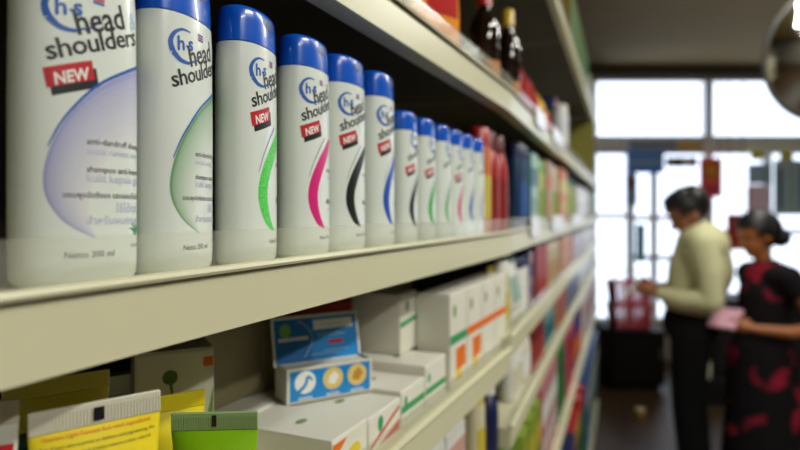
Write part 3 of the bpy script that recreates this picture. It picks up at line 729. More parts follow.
t_ = tube_pack(.057, .104, GT, GC, CRW, 'face_wash_tube', 'lime green tube with pale clear crimped end beside the white boxes', 'tube', prints=[(rect(-.0015, .095, .0015, .1025), INK, 0)])
t_.location, t_.rotation_euler.z = facing(215, .40, ZA + .0003, 4)
# white box with green print and orange corner
GLP = mat('print_leaf_green', (84, 120, 50), .5)
pw = [(ell(-.004, .102, .006, .006), GLP, 1), (line([(-.004, .101), (-.002, .086), (.002, .07)], .003, .001), GLP, 1), (poly([(.024, .022), (.03, .022), (.03, .09), (.026, .07)]), mat('print_bright_green', (110, 160, 60), .5), 1), (rect(.022, .108, .03, .116), ORT, 1)]
c_ = carton(.062, .04, .124, CARD, None, CARD, pw, 'carton', 'white upright carton with green sprig print and orange corner behind the tubes')
c_.location, c_.rotation_euler.z = facing(172, .51, ZA + .0003, 28)
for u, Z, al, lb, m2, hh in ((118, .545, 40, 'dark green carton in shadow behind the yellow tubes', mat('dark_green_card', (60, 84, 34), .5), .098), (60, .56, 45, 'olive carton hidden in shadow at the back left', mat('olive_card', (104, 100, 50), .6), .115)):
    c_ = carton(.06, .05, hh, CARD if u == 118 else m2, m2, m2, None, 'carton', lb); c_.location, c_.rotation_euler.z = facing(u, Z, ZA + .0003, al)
# flat white boxes in a row along the front, aligned with the shelf
GS = mat('print_green_stripe', (60, 150, 96), .5); OVAL = mat('print_oval_green', (120, 140, 84), .5); RS = mat('print_red_stripe', (196, 60, 40), .5)
def flat_box(t, off, w, d, h, stripe, label, z=ZA + .0003, top_oval=True, group=None):
    w -= .0015
    prn = []
    if stripe == 'red':
        prn = [(poly([(-w * .45, .004), (-w * .45, .008), (w * .45, .03), (w * .45, .026)]), RS, 1), (ell(-w * .15, .024, .006, .008), LEAFG, 1), (poly([(-w * .2, 0.003), (w * .45, .003), (w * .45, .015)]), RS, 1)]
    elif stripe == 'green':
        prn = [(poly([(-w * .48, .016), (-w * .48, .024), (w * .48, .024), (w * .48, .016)]), GS, 1), (ell(-w * .32, h * .68, .004, .006), LEAFG, 1)]
    elif stripe == 'orange':
        prn = [(poly([(-w * .48, h * .5), (-w * .48, h - .004), (-w * .1, h - .004)]), ORT, 1), (ell(w * .1, h * .42, .012, .008), mat('ink_yellow', (220, 196, 50), .5), 1)]
    c_ = carton(w, d, h, CARD, None, CARD, prn, 'flat_carton', label, group=group)
    if top_oval:
        bm = bmesh.new(); lay(bm, ell(-w * .02, .0, .0075, .0045), 0, lambda x, y, l: Vector((x, y, h + .0003)), 0, 0)
        mesh_obj('green_emblem', bm, OVAL, c_)
    c_.location = R1.at(t + w / 2, off + d / 2, z); c_.rotation_euler.z = R1.rot
    return c_
def tZ(Z, off):                # distance along the row of the point at camera depth Z
    b = R1.o - R1.n * off; return (Z - b.dot(FWD)) / R1.d.dot(FWD)
off0 = .018
tb = tZ(.519, off0)
w1 = .071
GB = 'flat white medicine cartons'
q0, q1, q2, q3, q4 = (R1.solve(u, off0) for u in (332, 368, 401, 425, 446))
flat_box(q0, off0, q1 - q0, .105, .0385, 'orange', 'flat white carton with orange corner beside the lime green tube', group=GB)
flat_box(q1, off0, q2 - q1, .105, .0365, 'red', 'flat white carton with red diagonal stripes under the blue display box', group=GB)
flat_box(q2, off0, q3 - q2, .105, .041, 'green', 'flat white carton with green stripe, before the tall green-striped carton', group=GB)
flat_box(q3, off0, q4 - q3, .105, .052, 'green', 'taller flat white carton with green stripe beside the big white cartons', group=GB)
flat_box(tb - .005, off0 + .107, .072, .1, .040, None, 'flat white carton at the back under the shadowed grey carton', group=GB)
flat_box(tb + .068, off0 + .107, .085, .1, .037, None, 'flat white carton at the back behind the blue display box', top_oval=False, group=GB)
flat_box(tb - .070, off0 + .112, .064, .09, .0345, None, 'flat white carton lying behind the lime green tube', top_oval=False, group=GB)
# big shadowed cartons standing on the back row
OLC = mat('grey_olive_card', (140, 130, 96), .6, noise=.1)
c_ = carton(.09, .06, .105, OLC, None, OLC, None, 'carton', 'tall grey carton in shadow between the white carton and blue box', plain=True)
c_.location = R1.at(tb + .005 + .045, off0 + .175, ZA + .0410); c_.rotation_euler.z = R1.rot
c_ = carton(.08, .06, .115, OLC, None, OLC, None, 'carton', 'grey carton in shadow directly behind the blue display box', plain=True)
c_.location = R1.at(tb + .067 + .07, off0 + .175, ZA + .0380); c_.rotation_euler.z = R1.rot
# tall white carton with green stripe standing on the flat ones
prn = [(poly([(-.027, .034), (-.027, .041), (.027, .046), (.027, .039)]), GS, 1), (ell(-.006, .06, .006, .008), OVAL, 1)]
c_ = carton(.058, .07, .078, CARD, None, CARD, prn, 'carton', 'tall white carton with green stripe standing on the flat cartons')
c_.location = R1.at(tZ(.775, off0 + .055) + .029, off0 + .05 + .035, ZA + .0530); c_.rotation_euler.z = R1.rot
o_box = c_
# group of big white cartons
tb2 = R1.solve(449.5, off0); wb = (R1.solve(506, off0) - tb2) / 4
for k in range(4):
    prn = [(ell(-.018, .102, .006, .009), OVAL, 1), (poly([(-wb * .48, .058 + k * .0), (-wb * .48, .07), (wb * .48, .070), (wb * .48, .058)]), GS if k == 0 else ORT, 1)]
    if k in (0, 1): prn += [(rect(-.012 + .0, .02, .03, .05), ORT, 1), (rect(-.012, .004, .012, .02), mat('ink_yellow', (220, 196, 50), .5), 1)]
    c_ = carton(wb - .0015, .048, .127, CARD, None, CARD, prn, 'carton', f'{ORD[4][k]} of four big white cartons with green emblems and coloured stripe', group='big white medicine cartons')
    c_.location = R1.at(tb2 + wb * (k + .5), off0 + .024, ZA + .0003); c_.rotation_euler.z = R1.rot
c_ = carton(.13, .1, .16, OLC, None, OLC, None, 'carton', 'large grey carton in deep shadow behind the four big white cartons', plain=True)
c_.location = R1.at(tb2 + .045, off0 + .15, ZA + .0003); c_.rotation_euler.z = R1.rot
# blue display box with raised card back
BLD = mat('display_blue', (6, 134, 208), .4, coat=.2); DKB = mat('display_deep_blue', (8, 102, 176), .4)
pL = P(287, HOR, .615); pR = P(372, HOR, .668)
ang = math.atan2((pR - pL).y, (pR - pL).x); wd = (pR - pL).xy.length
zb = ZA + .0395
root = empty('display_box', (0, 0, 0), 0, 'blue and white display box with raised back card and three round pictures', 'display box')
hd, dd = .036, .034
bm = bmesh.new(); th = .0012
box(bm, (-wd / 2, -dd / 2, 0), (wd / 2, -dd / 2 + th, hd)); box(bm, (-wd / 2, dd / 2 - th, 0), (wd / 2, dd / 2, hd)); box(bm, (-wd / 2, -dd / 2 + th, 0), (-wd / 2 + th, dd / 2 - th, hd)); box(bm, (wd / 2 - th, -dd / 2 + th, 0), (wd / 2, dd / 2 - th, hd)); box(bm, (-wd / 2 + th, -dd / 2 + th, 0), (wd / 2 - th, dd / 2 - th, th)); box(bm, (-wd / 2 + th, -dd / 2 + th, hd - .0035), (wd / 2 - th, dd / 2 - th, hd - .003))
mesh_obj('tray', bm, CARD, root)
bm = bmesh.new(); f = front_plane(-dd / 2); mats = [BLD, PWHITE, mat('picture_straw', (226, 196, 110), .5), mat('picture_tan', (190, 140, 60), .5)]
lay(bm, rect(-wd / 2 + .003, .002, wd / 2 - .003, hd - .003), 0, f, 0, 0)
for i, x in enumerate((-.30, .02, .31)):
    lay(bm, ell(x * wd, .0205, .0118, .0118), 1 if i == 0 else 2, f, 1, 0)
    if i: lay(bm, poly([(x * wd - .006, .016), (x * wd + .002, .014), (x * wd + .007, .022), (x * wd + .002, .028), (x * wd - .004, .024)]), 3 if i == 2 else 1, f, 2, 0)
    else: lay(bm, line([(x * wd - .008, .011), (x * wd, .018), (x * wd + .003, .026), (x * wd + .008, .022)], .004, .002), 0, f, 2, 0)
    for j in range(2): lay(bm, rect(x * wd - .008, .0045 - j * .0016, x * wd + .008, .0053 - j * .0016), 1, f, 1, 0)
mesh_obj('printed_front', bm, mats, root)
bm = bmesh.new(); tilt = Matrix.Translation((0, dd / 2 - .004, hd - .004)) @ Matrix.Rotation(math.radians(-12), 4, 'X')
hb = .052
box(bm, (-wd / 2 - .003, -.0008, 0), (wd / 2 + .002, .0008, hb), M=tilt); cb = mesh_obj('back_card', bm, CARD, root)
bm = bmesh.new(); f0 = front_plane(-.0008); f = lambda x, z, l=0: tilt @ f0(x, z, l)
mats = [BLD, DKB, PWHITE, mat('print_lime', (110, 170, 60), .5), REDTAG, PALEB]
lay(bm, rect(-wd / 2 - .0005, .002, wd / 2 - .001, hb - .003), 0, f, 0, 0)
lay(bm, rect(-wd / 2 - .0005, .002, -.008, hb - .003), 1, f, 1, 0)
lay(bm, ell(-wd * .38, .037, .0062, .0075), 3, f, 2, 0)
lay(bm, line([(-.022, hb - .005), (-.010, .036), (-.008, .022), (-.018, .006)], .0012, .0008), 5, f, 2, 0)
for i in range(8): lay(bm, rect(-wd * .46 + i * .0044, .0255, -wd * .46 + i * .0044 + .0034, .0292), 2, f, 2, 0)
lay(bm, rect(-.0045, .035, wd / 2 - .006, .0455), 2, f, 2, 0); lay(bm, rect(.004, .0395, .03, .0407), 5, f, 3, 0)
lay(bm, rect(.012, .018, .03, .0225), 4, f, 2, 0)
for x, z, w in ((-.002, .030, .03), (.0, .0275, .034), (.006, .011, .03), (-.01, .008, .035)): lay(bm, rect(x, z, x + w, z + .0009), 5, f, 2, 0)
mesh_obj('printed_card', bm, mats, cb)
mid = (pL + pR) / 2
rootrot = ang; back = Vector((-math.sin(ang), math.cos(ang), 0))
root.location = Vector((mid.x, mid.y, zb)) + back * (dd / 2); root.rotation_euler.z = rootrot
c_ = carton(.075, .02, .092, mat('red_card', (150, 20, 24), .5), PWHITE, mat('red_card', (150, 20, 24), .5), None, 'carton', 'red carton peeping over the top of the blue display box')
c_.location = Vector((mid.x, mid.y, zb)) + back * (dd + .028) + Vector((math.cos(ang), math.sin(ang), 0)) * .014; c_.location.z = ZA + .0405; c_.rotation_euler.z = ang

# ------------------------------------------------------------------ people
def skin_mesh(V, E, sub=2, root=None):
    names = list(V); me = bpy.data.meshes.new('tmp')
    me.from_pydata([V[n][0] for n in names], [(names.index(a), names.index(b)) for a, b in E], [])
    o = bpy.data.objects.new('tmp', me); C.objects.link(o)
    md = o.modifiers.new('s', 'SKIN'); md.use_smooth_shade = True
    for i, n in enumerate(names):
        sv = me.skin_vertices[0].data[i]; r = V[n][1]; sv.radius = r if isinstance(r, tuple) else (r, r); sv.use_root = (n == (root or names[0]))
    sb = o.modifiers.new('u', 'SUBSURF'); sb.levels = sub; sb.render_levels = sub
    bpy.context.view_layer.update()
    out = bpy.data.meshes.new_from_object(o.evaluated_get(bpy.context.evaluated_depsgraph_get()))
    bpy.data.objects.remove(o); bpy.data.meshes.remove(me)
    return out
def head_bm(bm, cen, pitch, turn, sc=1.0):
    M = Matrix.Translation(cen) @ Matrix.Rotation(turn, 4, 'Z') @ Matrix.Rotation(pitch, 4, 'Y')   # local +X = face
    def sph(c, r, n=16):
        t = bmesh.new(); bmesh.ops.create_uvsphere(t, u_segments=n * 2, v_segments=n, radius=1)
        for v in t.verts: v.co = Vector((c[0] + v.co.x * r[0], c[1] + v.co.y * r[1], c[2] + v.co.z * r[2])) * sc
        merge(bm, t, 0, M)
    sph((-.012, 0, .03), (.096, .076, .088)); sph((.022, 0, -.03), (.066, .058, .085))          # skull, face
    sph((.05, 0, -.088), (.03, .028, .022), 10); sph((.094, 0, -.018), (.018, .013, .02), 8); sph((.082, 0, .004), (.012, .009, .028), 8)   # chin, nose
    sph((.079, 0, -.052), (.012, .024, .009), 8); sph((.076, 0, .03), (.014, .045, .012), 8)      # lips, brow
    for s in (-1, 1): sph((-.012, s * .076, -.008), (.022, .01, .034), 8)                       # ears
    return M
def hand_pts(V, E, pre, wrist, d, side, up, curl=.5, s=1.0):
    """palm and five bent fingers from the wrist along d; side: across the palm towards the thumb; up: back of the hand"""
    d, side, up = d.normalized(), side.normalized(), up.normalized()
    V[pre + 'palm'] = (wrist + d * .045 * s, (.030 * s, .016 * s)); V[pre + 'knk'] = (wrist + d * .082 * s, (.034 * s, .013 * s))
    E += [(pre + 'w', pre + 'palm'), (pre + 'palm', pre + 'knk')]
    ch = []
    for i, (x, L_) in enumerate(((.027, .066), (.009, .076), (-.009, .07), (-.026, .055))):
        b = wrist + (d * .085 + side * x) * s; pts = [wrist + (d * .06 + side * x * .8) * s, b]; a = 0
        for k, fr in enumerate((.45, .32, .23)):
            a += curl * (.5 if k == 0 else .8); pts.append(pts[-1] + (d * math.cos(a) - up * math.sin(a)) * L_ * fr * s)
        ch.append((pts, .0105 * s))
    th = [wrist + (d * .025 + side * .016) * s, wrist + (d * .045 + side * .042) * s, wrist + (d * .07 + side * .052 - up * .012) * s, wrist + (d * .092 + side * .046 - up * .026) * s]
    ch.append((th, .012 * s))
    return ch
def capsules(bm, V, E, f=1.0, open_=()):
    done = set()
    def ball(p, r):
        t = bmesh.new(); bmesh.ops.create_uvsphere(t, u_segments=20, v_segments=12, radius=r)
        merge(bm, t, 0, Matrix.Translation(p))
    R_ = lambda n: (V[n][1] if not isinstance(V[n][1], tuple) else V[n][1][0] * .75) * f
    for a, b in E:
        pa, pb, ra, rb_ = V[a][0], V[b][0], R_(a), R_(b)
        for n in (a, b):
            if n not in done and n not in open_: done.add(n); ball(V[n][0], R_(n))
        d = pb - pa
        t = bmesh.new(); bmesh.ops.create_cone(t, cap_ends=True, segments=20, radius1=ra, radius2=rb_, depth=d.length)
        merge(bm, t, 0, Matrix.Translation((pa + pb) / 2) @ d.to_track_quat('Z', 'Y').to_matrix().to_4x4())
def add_mesh(bm, me): bm.from_mesh(me); bpy.data.meshes.remove(me)
def body_object(name, parts_bm, m, parent, vox=.0055, it=3):
    me = bpy.data.meshes.new('tmp'); parts_bm.to_mesh(me); parts_bm.free()
    o = bpy.data.objects.new('tmp', me); C.objects.link(o)
    r = o.modifiers.new('r', 'REMESH'); r.mode = 'VOXEL'; r.voxel_size = vox; r.use_smooth_shade = True
    sm = o.modifiers.new('m', 'SMOOTH'); sm.iterations = it; sm.factor = .45
    bpy.context.view_layer.update()
    out = bpy.data.meshes.new_from_object(o.evaluated_get(bpy.context.evaluated_depsgraph_get())); out.name = name
    bpy.data.objects.remove(o); bpy.data.meshes.remove(me)
    t = bmesh.new(); t.from_mesh(out); seen = set(); isl = []
    for v in t.verts:
        if v in seen: continue
        st = [v]; comp = []; seen.add(v)
        while st:
            x = st.pop(); comp.append(x)
            for e in x.link_edges:
                y = e.other_vert(x)
                if y not in seen: seen.add(y); st.append(y)
        isl.append(comp)
    isl.sort(key=len, reverse=True); print('ISLANDS', name, [len(c) for c in isl][:12])
    bmesh.ops.delete(t, geom=[v for c in isl[1:] for v in c], context='VERTS'); t.to_mesh(out); t.free()
    out.materials.clear(); out.materials.append(m)
    for p in out.polygons: p.use_smooth = True
    ob = bpy.data.objects.new(name, out); C.objects.link(ob); ob.parent = parent; return ob
def simple(name, me, m, parent):
    me.name = name; me.materials.clear(); me.materials.append(m)
    for p in me.polygons: p.use_smooth = True
    o = bpy.data.objects.new(name, me); C.objects.link(o); o.parent = parent; return o
VV = Vector
def chains_to(bm, ch):
    for pts, r in ch:
        capsules(bm, {str(i): (p, r * (.86 - .08 * i)) for i, p in enumerate(pts)}, [(str(i), str(i + 1)) for i in range(len(pts) - 1)])
def hair_shell(M, sc, thr, extra=()):
    bm = bmesh.new(); t = bmesh.new(); bmesh.ops.create_uvsphere(t, u_segments=40, v_segments=24, radius=1)
    for v in t.verts: v.co = VV((-.018 + v.co.x * .108, v.co.y * .088, .036 + v.co.z * .1)) * sc
    dele = [v for v in t.verts if v.co.x / sc > .045 and v.co.z / sc < .055 or v.co.z / sc < thr or (v.co.x / sc > -.0 and v.co.z / sc < .0)]
    bmesh.ops.delete(t, geom=dele, context='VERTS')
    merge(bm, t, 0, M)
    for c, r in extra:
        t = bmesh.new(); bmesh.ops.create_uvsphere(t, u_segments=20, v_segments=12, radius=1)
        for v in t.verts: v.co = VV((c[0] + v.co.x * r[0], c[1] + v.co.y * r[1], c[2] + v.co.z * r[2])) * sc
        merge(bm, t, 0, M)
    return bm
def person_root(u, Z, turn, label):
    p = P(u, HOR, Z); p.z = 0
    face = math.atan2(-RIGHT.y, -RIGHT.x) + turn      # local +X is where the person faces
    return empty('person', p, face, label, 'person')
# -- man, facing left, turned a little away from us; local +X ahead, +Y his left (towards the camera)
man = person_root(691, 3.5, math.radians(-24), 'person in cream long-sleeved shirt and black trousers reading a packet held in both hands')
V = {'pel': (VV((.0, 0, .92)), .145), 'wai': (VV((-.01, 0, 1.06)), .14), 'che': (VV((-.05, 0, 1.22)), .165), 'upc': (VV((-.06, 0, 1.36)), .135), 'nek': (VV((-.02, 0, 1.445)), .06), 'hed': (VV((.005, 0, 1.50)), .058)}
E = [('pel', 'wai'), ('wai', 'che'), ('che', 'upc'), ('upc', 'nek'), ('nek', 'hed')]
for s, n in ((1, 'l'), (-1, 'r')):
    V[n + 'sho'] = (VV((-.055, s * .19, 1.375)), .072); V[n + 'arm'] = (VV((-.085, s * .235, 1.23)), .054); V[n + 'elb'] = (VV((-.095, s * .255, 1.075)), .046)
    V[n + 'for'] = (VV((.06, s * .205, 1.075)), .04); V[n + 'w'] = (VV((.19, s * .13, 1.10)), .028)
    E += [('upc', n + 'sho'), (n + 'sho', n + 'arm'), (n + 'arm', n + 'elb'), (n + 'elb', n + 'for'), (n + 'for', n + 'w')]
    V[n + 'hip'] = (VV((.0, s * .095, .86)), .105); V[n + 'kne'] = (VV((.03 if s > 0 else -.01, s * .105, .48)), .066); V[n + 'ank'] = (VV((.0 if s > 0 else -.05, s * .105, .09)), .044)
    V[n + 'toe'] = (VV((.15 if s > 0 else .1, s * .12, .04)), .035)
    E += [('pel', n + 'hip'), (n + 'hip', n + 'kne'), (n + 'kne', n + 'ank'), (n + 'ank', n + 'toe')]
ch = []
for s, n in ((1, 'l'), (-1, 'r')):
    ch += hand_pts(V, E, n, V[n + 'w'][0], VV((.9, -s * .45, .1)), VV((.1, -s * .1, 1)), VV((.3, s * 1, 0)), .6)
Vb = {k: ((v[0]), v[1]) for k, v in V.items()}
bm = bmesh.new(); capsules(bm, Vb, E, .94); chains_to(bm, ch)
MH = head_bm(bm, VV((.015, 0, 1.548)), math.radians(34), math.radians(8), 1.14)
body_object('body', bm, SKIN, man)
SHIRT = mat('cream_shirt', (206, 204, 160), .8, bump=.4, scale=14, noise=.08)
def grow(keys, k, over={}): return {n: (V[n][0], over.get(n, (V[n][1] if not isinstance(V[n][1], tuple) else V[n][1][0]) + k)) for n in keys}
ks = ['wai', 'pel', 'che', 'upc'] + [a + b for a in 'lr' for b in ('sho', 'arm', 'elb', 'for')]
Vs = grow(ks, .012, {'pel': .152}); Vs['hem'] = (VV((.0, 0, .985)), .158); del Vs['pel']
Vs['lcuf'] = (V['lw'][0].lerp(V['lfor'][0], .15), .04); Vs['rcuf'] = (V['rw'][0].lerp(V['rfor'][0], .15), .04); Vs['col'] = (VV((-.036, 0, 1.425)), .078)
Es = [('hem', 'wai'), ('wai', 'che'), ('che', 'upc'), ('upc', 'col')] + [(a + x, a + y) for a in 'lr' for x, y in (('sho', 'arm'), ('arm', 'elb'), ('elb', 'for'), ('for', 'cuf'))] + [('upc', 'lsho'), ('upc', 'rsho')]
bm = bmesh.new(); capsules(bm, Vs, Es, 1, ('hem', 'lcuf', 'rcuf', 'col')); body_object('shirt', bm, SHIRT, man, .009, 8)
TRS = mat('black_trousers', (9, 9, 11), .9, bump=.2, spec=.2)
Vt = grow(['pel', 'lhip', 'lkne', 'rhip', 'rkne'], .012); Vt['lcf'] = (V['lank'][0] + VV((0, 0, .01)), .066); Vt['rcf'] = (V['rank'][0] + VV((0, 0, .01)), .066); Vt['wst'] = (VV((0, 0, 1.0)), .14)
bm = bmesh.new(); capsules(bm, Vt, [('wst', 'pel'), ('pel', 'lhip'), ('lhip', 'lkne'), ('lkne', 'lcf'), ('pel', 'rhip'), ('rhip', 'rkne'), ('rkne', 'rcf')], 1, ('wst', 'lcf', 'rcf')); body_object('trousers', bm, TRS, man, .009, 8)
for n in 'lr':
    a, t = V[n + 'ank'][0], V[n + 'toe'][0]
    d = (t - a); d.z = 0
    me = skin_mesh({'a': (a - d * .3 + VV((0, 0, -.045)), (.04, .04)), 'b': (a + d * .4 + VV((0, 0, -.045)), (.046, .04)), 'c': (t + d * .2 + VV((0, 0, -.012)), (.042, .026))}, [('a', 'b'), ('b', 'c')], 2)
    simple('shoe', me, BLACK, man)
mesh_obj('hair', hair_shell(MH, 1.18, -.055, (((-.06, 0, .05), (.068, .09, .075)), ((-.005, 0, .1), (.078, .08, .036)))), HAIR, man, True)
for s in (-1, 1):
    t = bmesh.new(); bmesh.ops.create_uvsphere(t, u_segments=12, v_segments=8, radius=.0115)
    for v in t.verts: v.co = MH @ (v.co + VV((.074, s * .03, .01)) * 1.14)
    mesh_obj('eye', t, col((30, 22, 18), .2), man, True)
# packet in the man's hands
MM = man.matrix_basis
pm = MM @ VV((.325, .0, 1.10))
root = empty('leaflet', pm, man.rotation_euler.z, 'white packet held in the hands of the person in the cream shirt', 'packet')
bm = bmesh.new(); Mx = Matrix.Rotation(math.radians(-35), 4, 'Y'); box(bm, (-.008, -.075, -.045), (.008, .075, .075), 0, .002, M=Mx); mesh_obj('box', bm, PWHITE, root)
bm = bmesh.new(); box(bm, (-.0088, -.06, .02), (-.0081, .06, .05), M=Mx); mesh_obj('printed_panel', bm, col((190, 170, 160)), root)
# -- woman, facing left
DRESS = dress_mat()
wom = person_root(763, 3.3, math.radians(6), 'person in dark red-flowered dress with hair in a bun holding a pink packet')
V = {'pel': (VV((.0, 0, .80)), .14), 'wai': (VV((.0, 0, .95)), .115), 'che': (VV((-.012, 0, 1.1)), .125), 'upc': (VV((-.025, 0, 1.2)), .1), 'nek': (VV((-.005, 0, 1.29)), .047), 'hed': (VV((.025, 0, 1.35)), .048)}
E = [('pel', 'wai'), ('wai', 'che'), ('che', 'upc'), ('upc', 'nek'), ('nek', 'hed')]
for s, n in ((1, 'l'), (-1, 'r')):
    V[n + 'sho'] = (VV((-.03, s * .15, 1.21)), .055); V[n + 'arm'] = (VV((-.09, s * .205, 1.09)), .044); V[n + 'elb'] = (VV((-.13, s * .235, .955)), .038)
    V[n + 'for'] = (VV((.01, s * .215, .94)), .035); V[n + 'w'] = (VV((.135, s * .14, .945)), .025)
    E += [('upc', n + 'sho'), (n + 'sho', n + 'arm'), (n + 'arm', n + 'elb'), (n + 'elb', n + 'for'), (n + 'for', n + 'w')]
    V[n + 'hip'] = (VV((.0, s * .085, .75)), .1); V[n + 'kne'] = (VV((.01, s * .08, .43)), .058); V[n + 'ank'] = (VV((-.01, s * .08, .085)), .038); V[n + 'toe'] = (VV((.12, s * .09, .035)), .03)
    E += [('pel', n + 'hip'), (n + 'hip', n + 'kne'), (n + 'kne', n + 'ank'), (n + 'ank', n + 'toe')]
ch = []
for s, n in ((1, 'l'), (-1, 'r')):
    ch += hand_pts(V, E, n, V[n + 'w'][0], VV((.9, -s * .4, .15)), VV((.1, -s * .1, 1)), VV((.3, s * 1, 0)), .6, .92)
bm = bmesh.new(); capsules(bm, V, E, .93); chains_to(bm, ch)
MH = head_bm(bm, VV((.04, 0, 1.43)), math.radians(16), 0, 1.0)
body_object('body', bm, mat('skin_warm', (164, 98, 54), .5), wom)
Vs = grow(['wai', 'che', 'upc'], .01); Vs['lsho'] = (V['lsho'][0], .07); Vs['rsho'] = (V['rsho'][0], .07)
for n in 'lr': Vs[n + 'cuf'] = (V[n + 'sho'][0].lerp(V[n + 'arm'][0], .75), .06)
Vs['hip'] = (VV((0, 0, .78)), .178); Vs['k'] = (VV((0, 0, .45)), .19); Vs['hem'] = (VV((0, 0, .12)), .215); Vs['nk'] = (VV((-.015, 0, 1.255)), .06)
bm = bmesh.new(); capsules(bm, Vs, [('wai', 'che'), ('che', 'upc'), ('upc', 'nk'), ('upc', 'lsho'), ('upc', 'rsho'), ('lsho', 'lcuf'), ('rsho', 'rcuf'), ('wai', 'hip'), ('hip', 'k'), ('k', 'hem')], 1, ('hem', 'nk', 'lcuf', 'rcuf')); body_object('dress', bm, DRESS, wom, .009, 8)
for n in 'lr':
    a, t = V[n + 'ank'][0], V[n + 'toe'][0]; d = t - a; d.z = 0
    simple('shoe', skin_mesh({'a': (VV((a.x - .04, a.y, .036)), .034), 'b': (VV((a.x + .05, a.y, .034)), .034), 'c': (VV((t.x + .02, t.y, .026)), .024)}, [('a', 'b'), ('b', 'c')], 2), BLACK, wom)
mesh_obj('hair', hair_shell(MH, 1.06, -.085, (((-.05, 0, .02), (.085, .092, .1)), ((-.125, 0, -.045), (.05, .055, .052)))), HAIR, wom, True)
for s in (-1, 1):
    t = bmesh.new(); bmesh.ops.create_uvsphere(t, u_segments=12, v_segments=8, radius=.011)
    for v in t.verts: v.co = MH @ (v.co + VV((.074, s * .03, .01)))
    mesh_obj('eye', t, col((30, 22, 18), .2), wom, True)
pm = wom.matrix_basis @ VV((.24, .03, .985))
root = empty('packet', pm, wom.rotation_euler.z + .5, 'pale pink packet held by the person in the flowered dress', 'packet')
bm = bmesh.new(); Mx = Matrix.Rotation(math.radians(-50), 4, 'Y'); box(bm, (-.01, -.07, -.07), (.01, .07, .07), 0, .003, M=Mx); mesh_obj('box', bm, col((222, 170, 190)), root)
bm = bmesh.new(); box(bm, (-.0108, -.05, -.03), (-.0101, .05, .03), M=Mx); mesh_obj('printed_panel', bm, col((236, 210, 220)), root)

# ------------------------------------------------------------------ round security mirror
pm = P(831, 54, 2.9)
root = empty('security_mirror', pm, YAW, 'round convex security mirror hanging from the ceiling at the right', 'mirror')
Rm = 65 / F * 2.9
bm = bmesh.new(); N = 48; rings = []
for k in range(9):
    a = k / 8 * math.radians(38); rr = Rm * math.sin(a) / math.sin(math.radians(38)); y = -(math.cos(a) - math.cos(math.radians(38))) * Rm / math.sin(math.radians(38))
    rings.append([bm.verts.new((rr * math.cos(2 * math.pi * i / N), y, rr * math.sin(2 * math.pi * i / N))) for i in range(N)] if k else [bm.verts.new((0, y, 0))])
for i in range(N): bm.faces.new((rings[0][0], rings[1][i], rings[1][(i + 1) % N]))
for p, q in zip(rings[1:], rings[2:]):
    for i in range(N): bm.faces.new((p[i], q[i], q[(i + 1) % N], p[(i + 1) % N]))
bmesh.ops.recalc_face_normals(bm, faces=bm.faces[:])
if rings and bm.faces[0].normal.y > 0: bmesh.ops.reverse_faces(bm, faces=bm.faces[:])
tiltm = Matrix.Rotation(math.radians(12), 4, 'X')
for v in bm.verts: v.co = tiltm @ v.co
mesh_obj('convex_face', bm, CHROME, root, True)
bm = bmesh.new(); tube(bm, [tiltm @ VV(((Rm + .004) * math.cos(2 * math.pi * i / 48), .004, (Rm + .004) * math.sin(2 * math.pi * i / 48))) for i in range(49)], .012, 10, close=False)
mesh_obj('rim', bm, GREYMET, root, True)
bm = bmesh.new(); t = bmesh.new(); bmesh.ops.create_cone(t, cap_ends=True, segments=40, radius1=Rm, radius2=Rm * .8, depth=.03)
merge(bm, t, 0, tiltm @ Matrix.Translation((0, .022, 0)) @ Matrix.Rotation(math.radians(-90), 4, 'X')); mesh_obj('back_shell', bm, BLACK, root)
bm = bmesh.new(); tube(bm, [(0, .03, 0), (0, .12, .06), (0, .14, .2), (0, .14, CEIL - pm.z - .012)], .011); box(bm, (-.05, .09, CEIL - pm.z - .012), (.05, .19, CEIL - pm.z - .0005), 0, .002)
mesh_obj('bracket', bm, GREYMET, root, True)

# ------------------------------------------------------------------ things by the windows
def sign(name, u0, v0, u1, v1, Z, m, label, cat, dec=(), depth=.012, cordtop=None):
    p0, p1 = P(u0, v1, Z), P(u1, v0, Z); w = (u1 - u0) / F * Z; h = p1.z - p0.z
    root = empty(name, (p0 + p1) / 2 - UP * h / 2, YAW, label, cat)
    bm = bmesh.new(); box(bm, (-w / 2, -depth / 2, 0), (w / 2, depth / 2, h), 0, .002); mesh_obj('board', bm, m, root)
    bm = bmesh.new(); f = front_plane(-depth / 2, .001); mats = []
    for fr, mm in dec:
        if mm not in mats: mats.append(mm)
        x0, z0, x1, z1 = fr; lay(bm, rect(-w / 2 + x0 * w, z0 * h, -w / 2 + x1 * w, z1 * h), mats.index(mm), f, mats.index(mm), 0)
    if dec: mesh_obj('printed_face', bm, mats, root)
    else: bm.free()
    if cordtop is not None:
        for s in (-.4, .4):
            bm = bmesh.new(); tube(bm, [(s * w, 0, h), (s * w, 0, cordtop - (p0.z))], .004, 6); mesh_obj('cord', bm, GREYMET, root)
    return root
ZG = ZW - .03  # sign and poster colours lightened to stand for daylight shining through
sign('window_sign', 627, 152, 664, 173, ZG - .02, mat('sign_blue', (64, 130, 220), .5), 'blue sign with pale lettering marks on the window', 'sign', [((.08 + i * .12, .3, .08 + i * .12 + .08, .72), col((150, 176, 214))) for i in range(7)])
sign('window_sign', 630, 140, 676, 151, ZG - .02, mat('sign_slate', (130, 146, 170), .5), 'slate grey strip sign above the blue sign', 'sign')
sign('poster', 626, 174, 637, 205, ZG - .02, mat('poster_slate', (130, 150, 176), .6), 'narrow slate poster below the blue sign', 'poster', [((.2, .55, .9, .9), col((120, 60, 70)))])
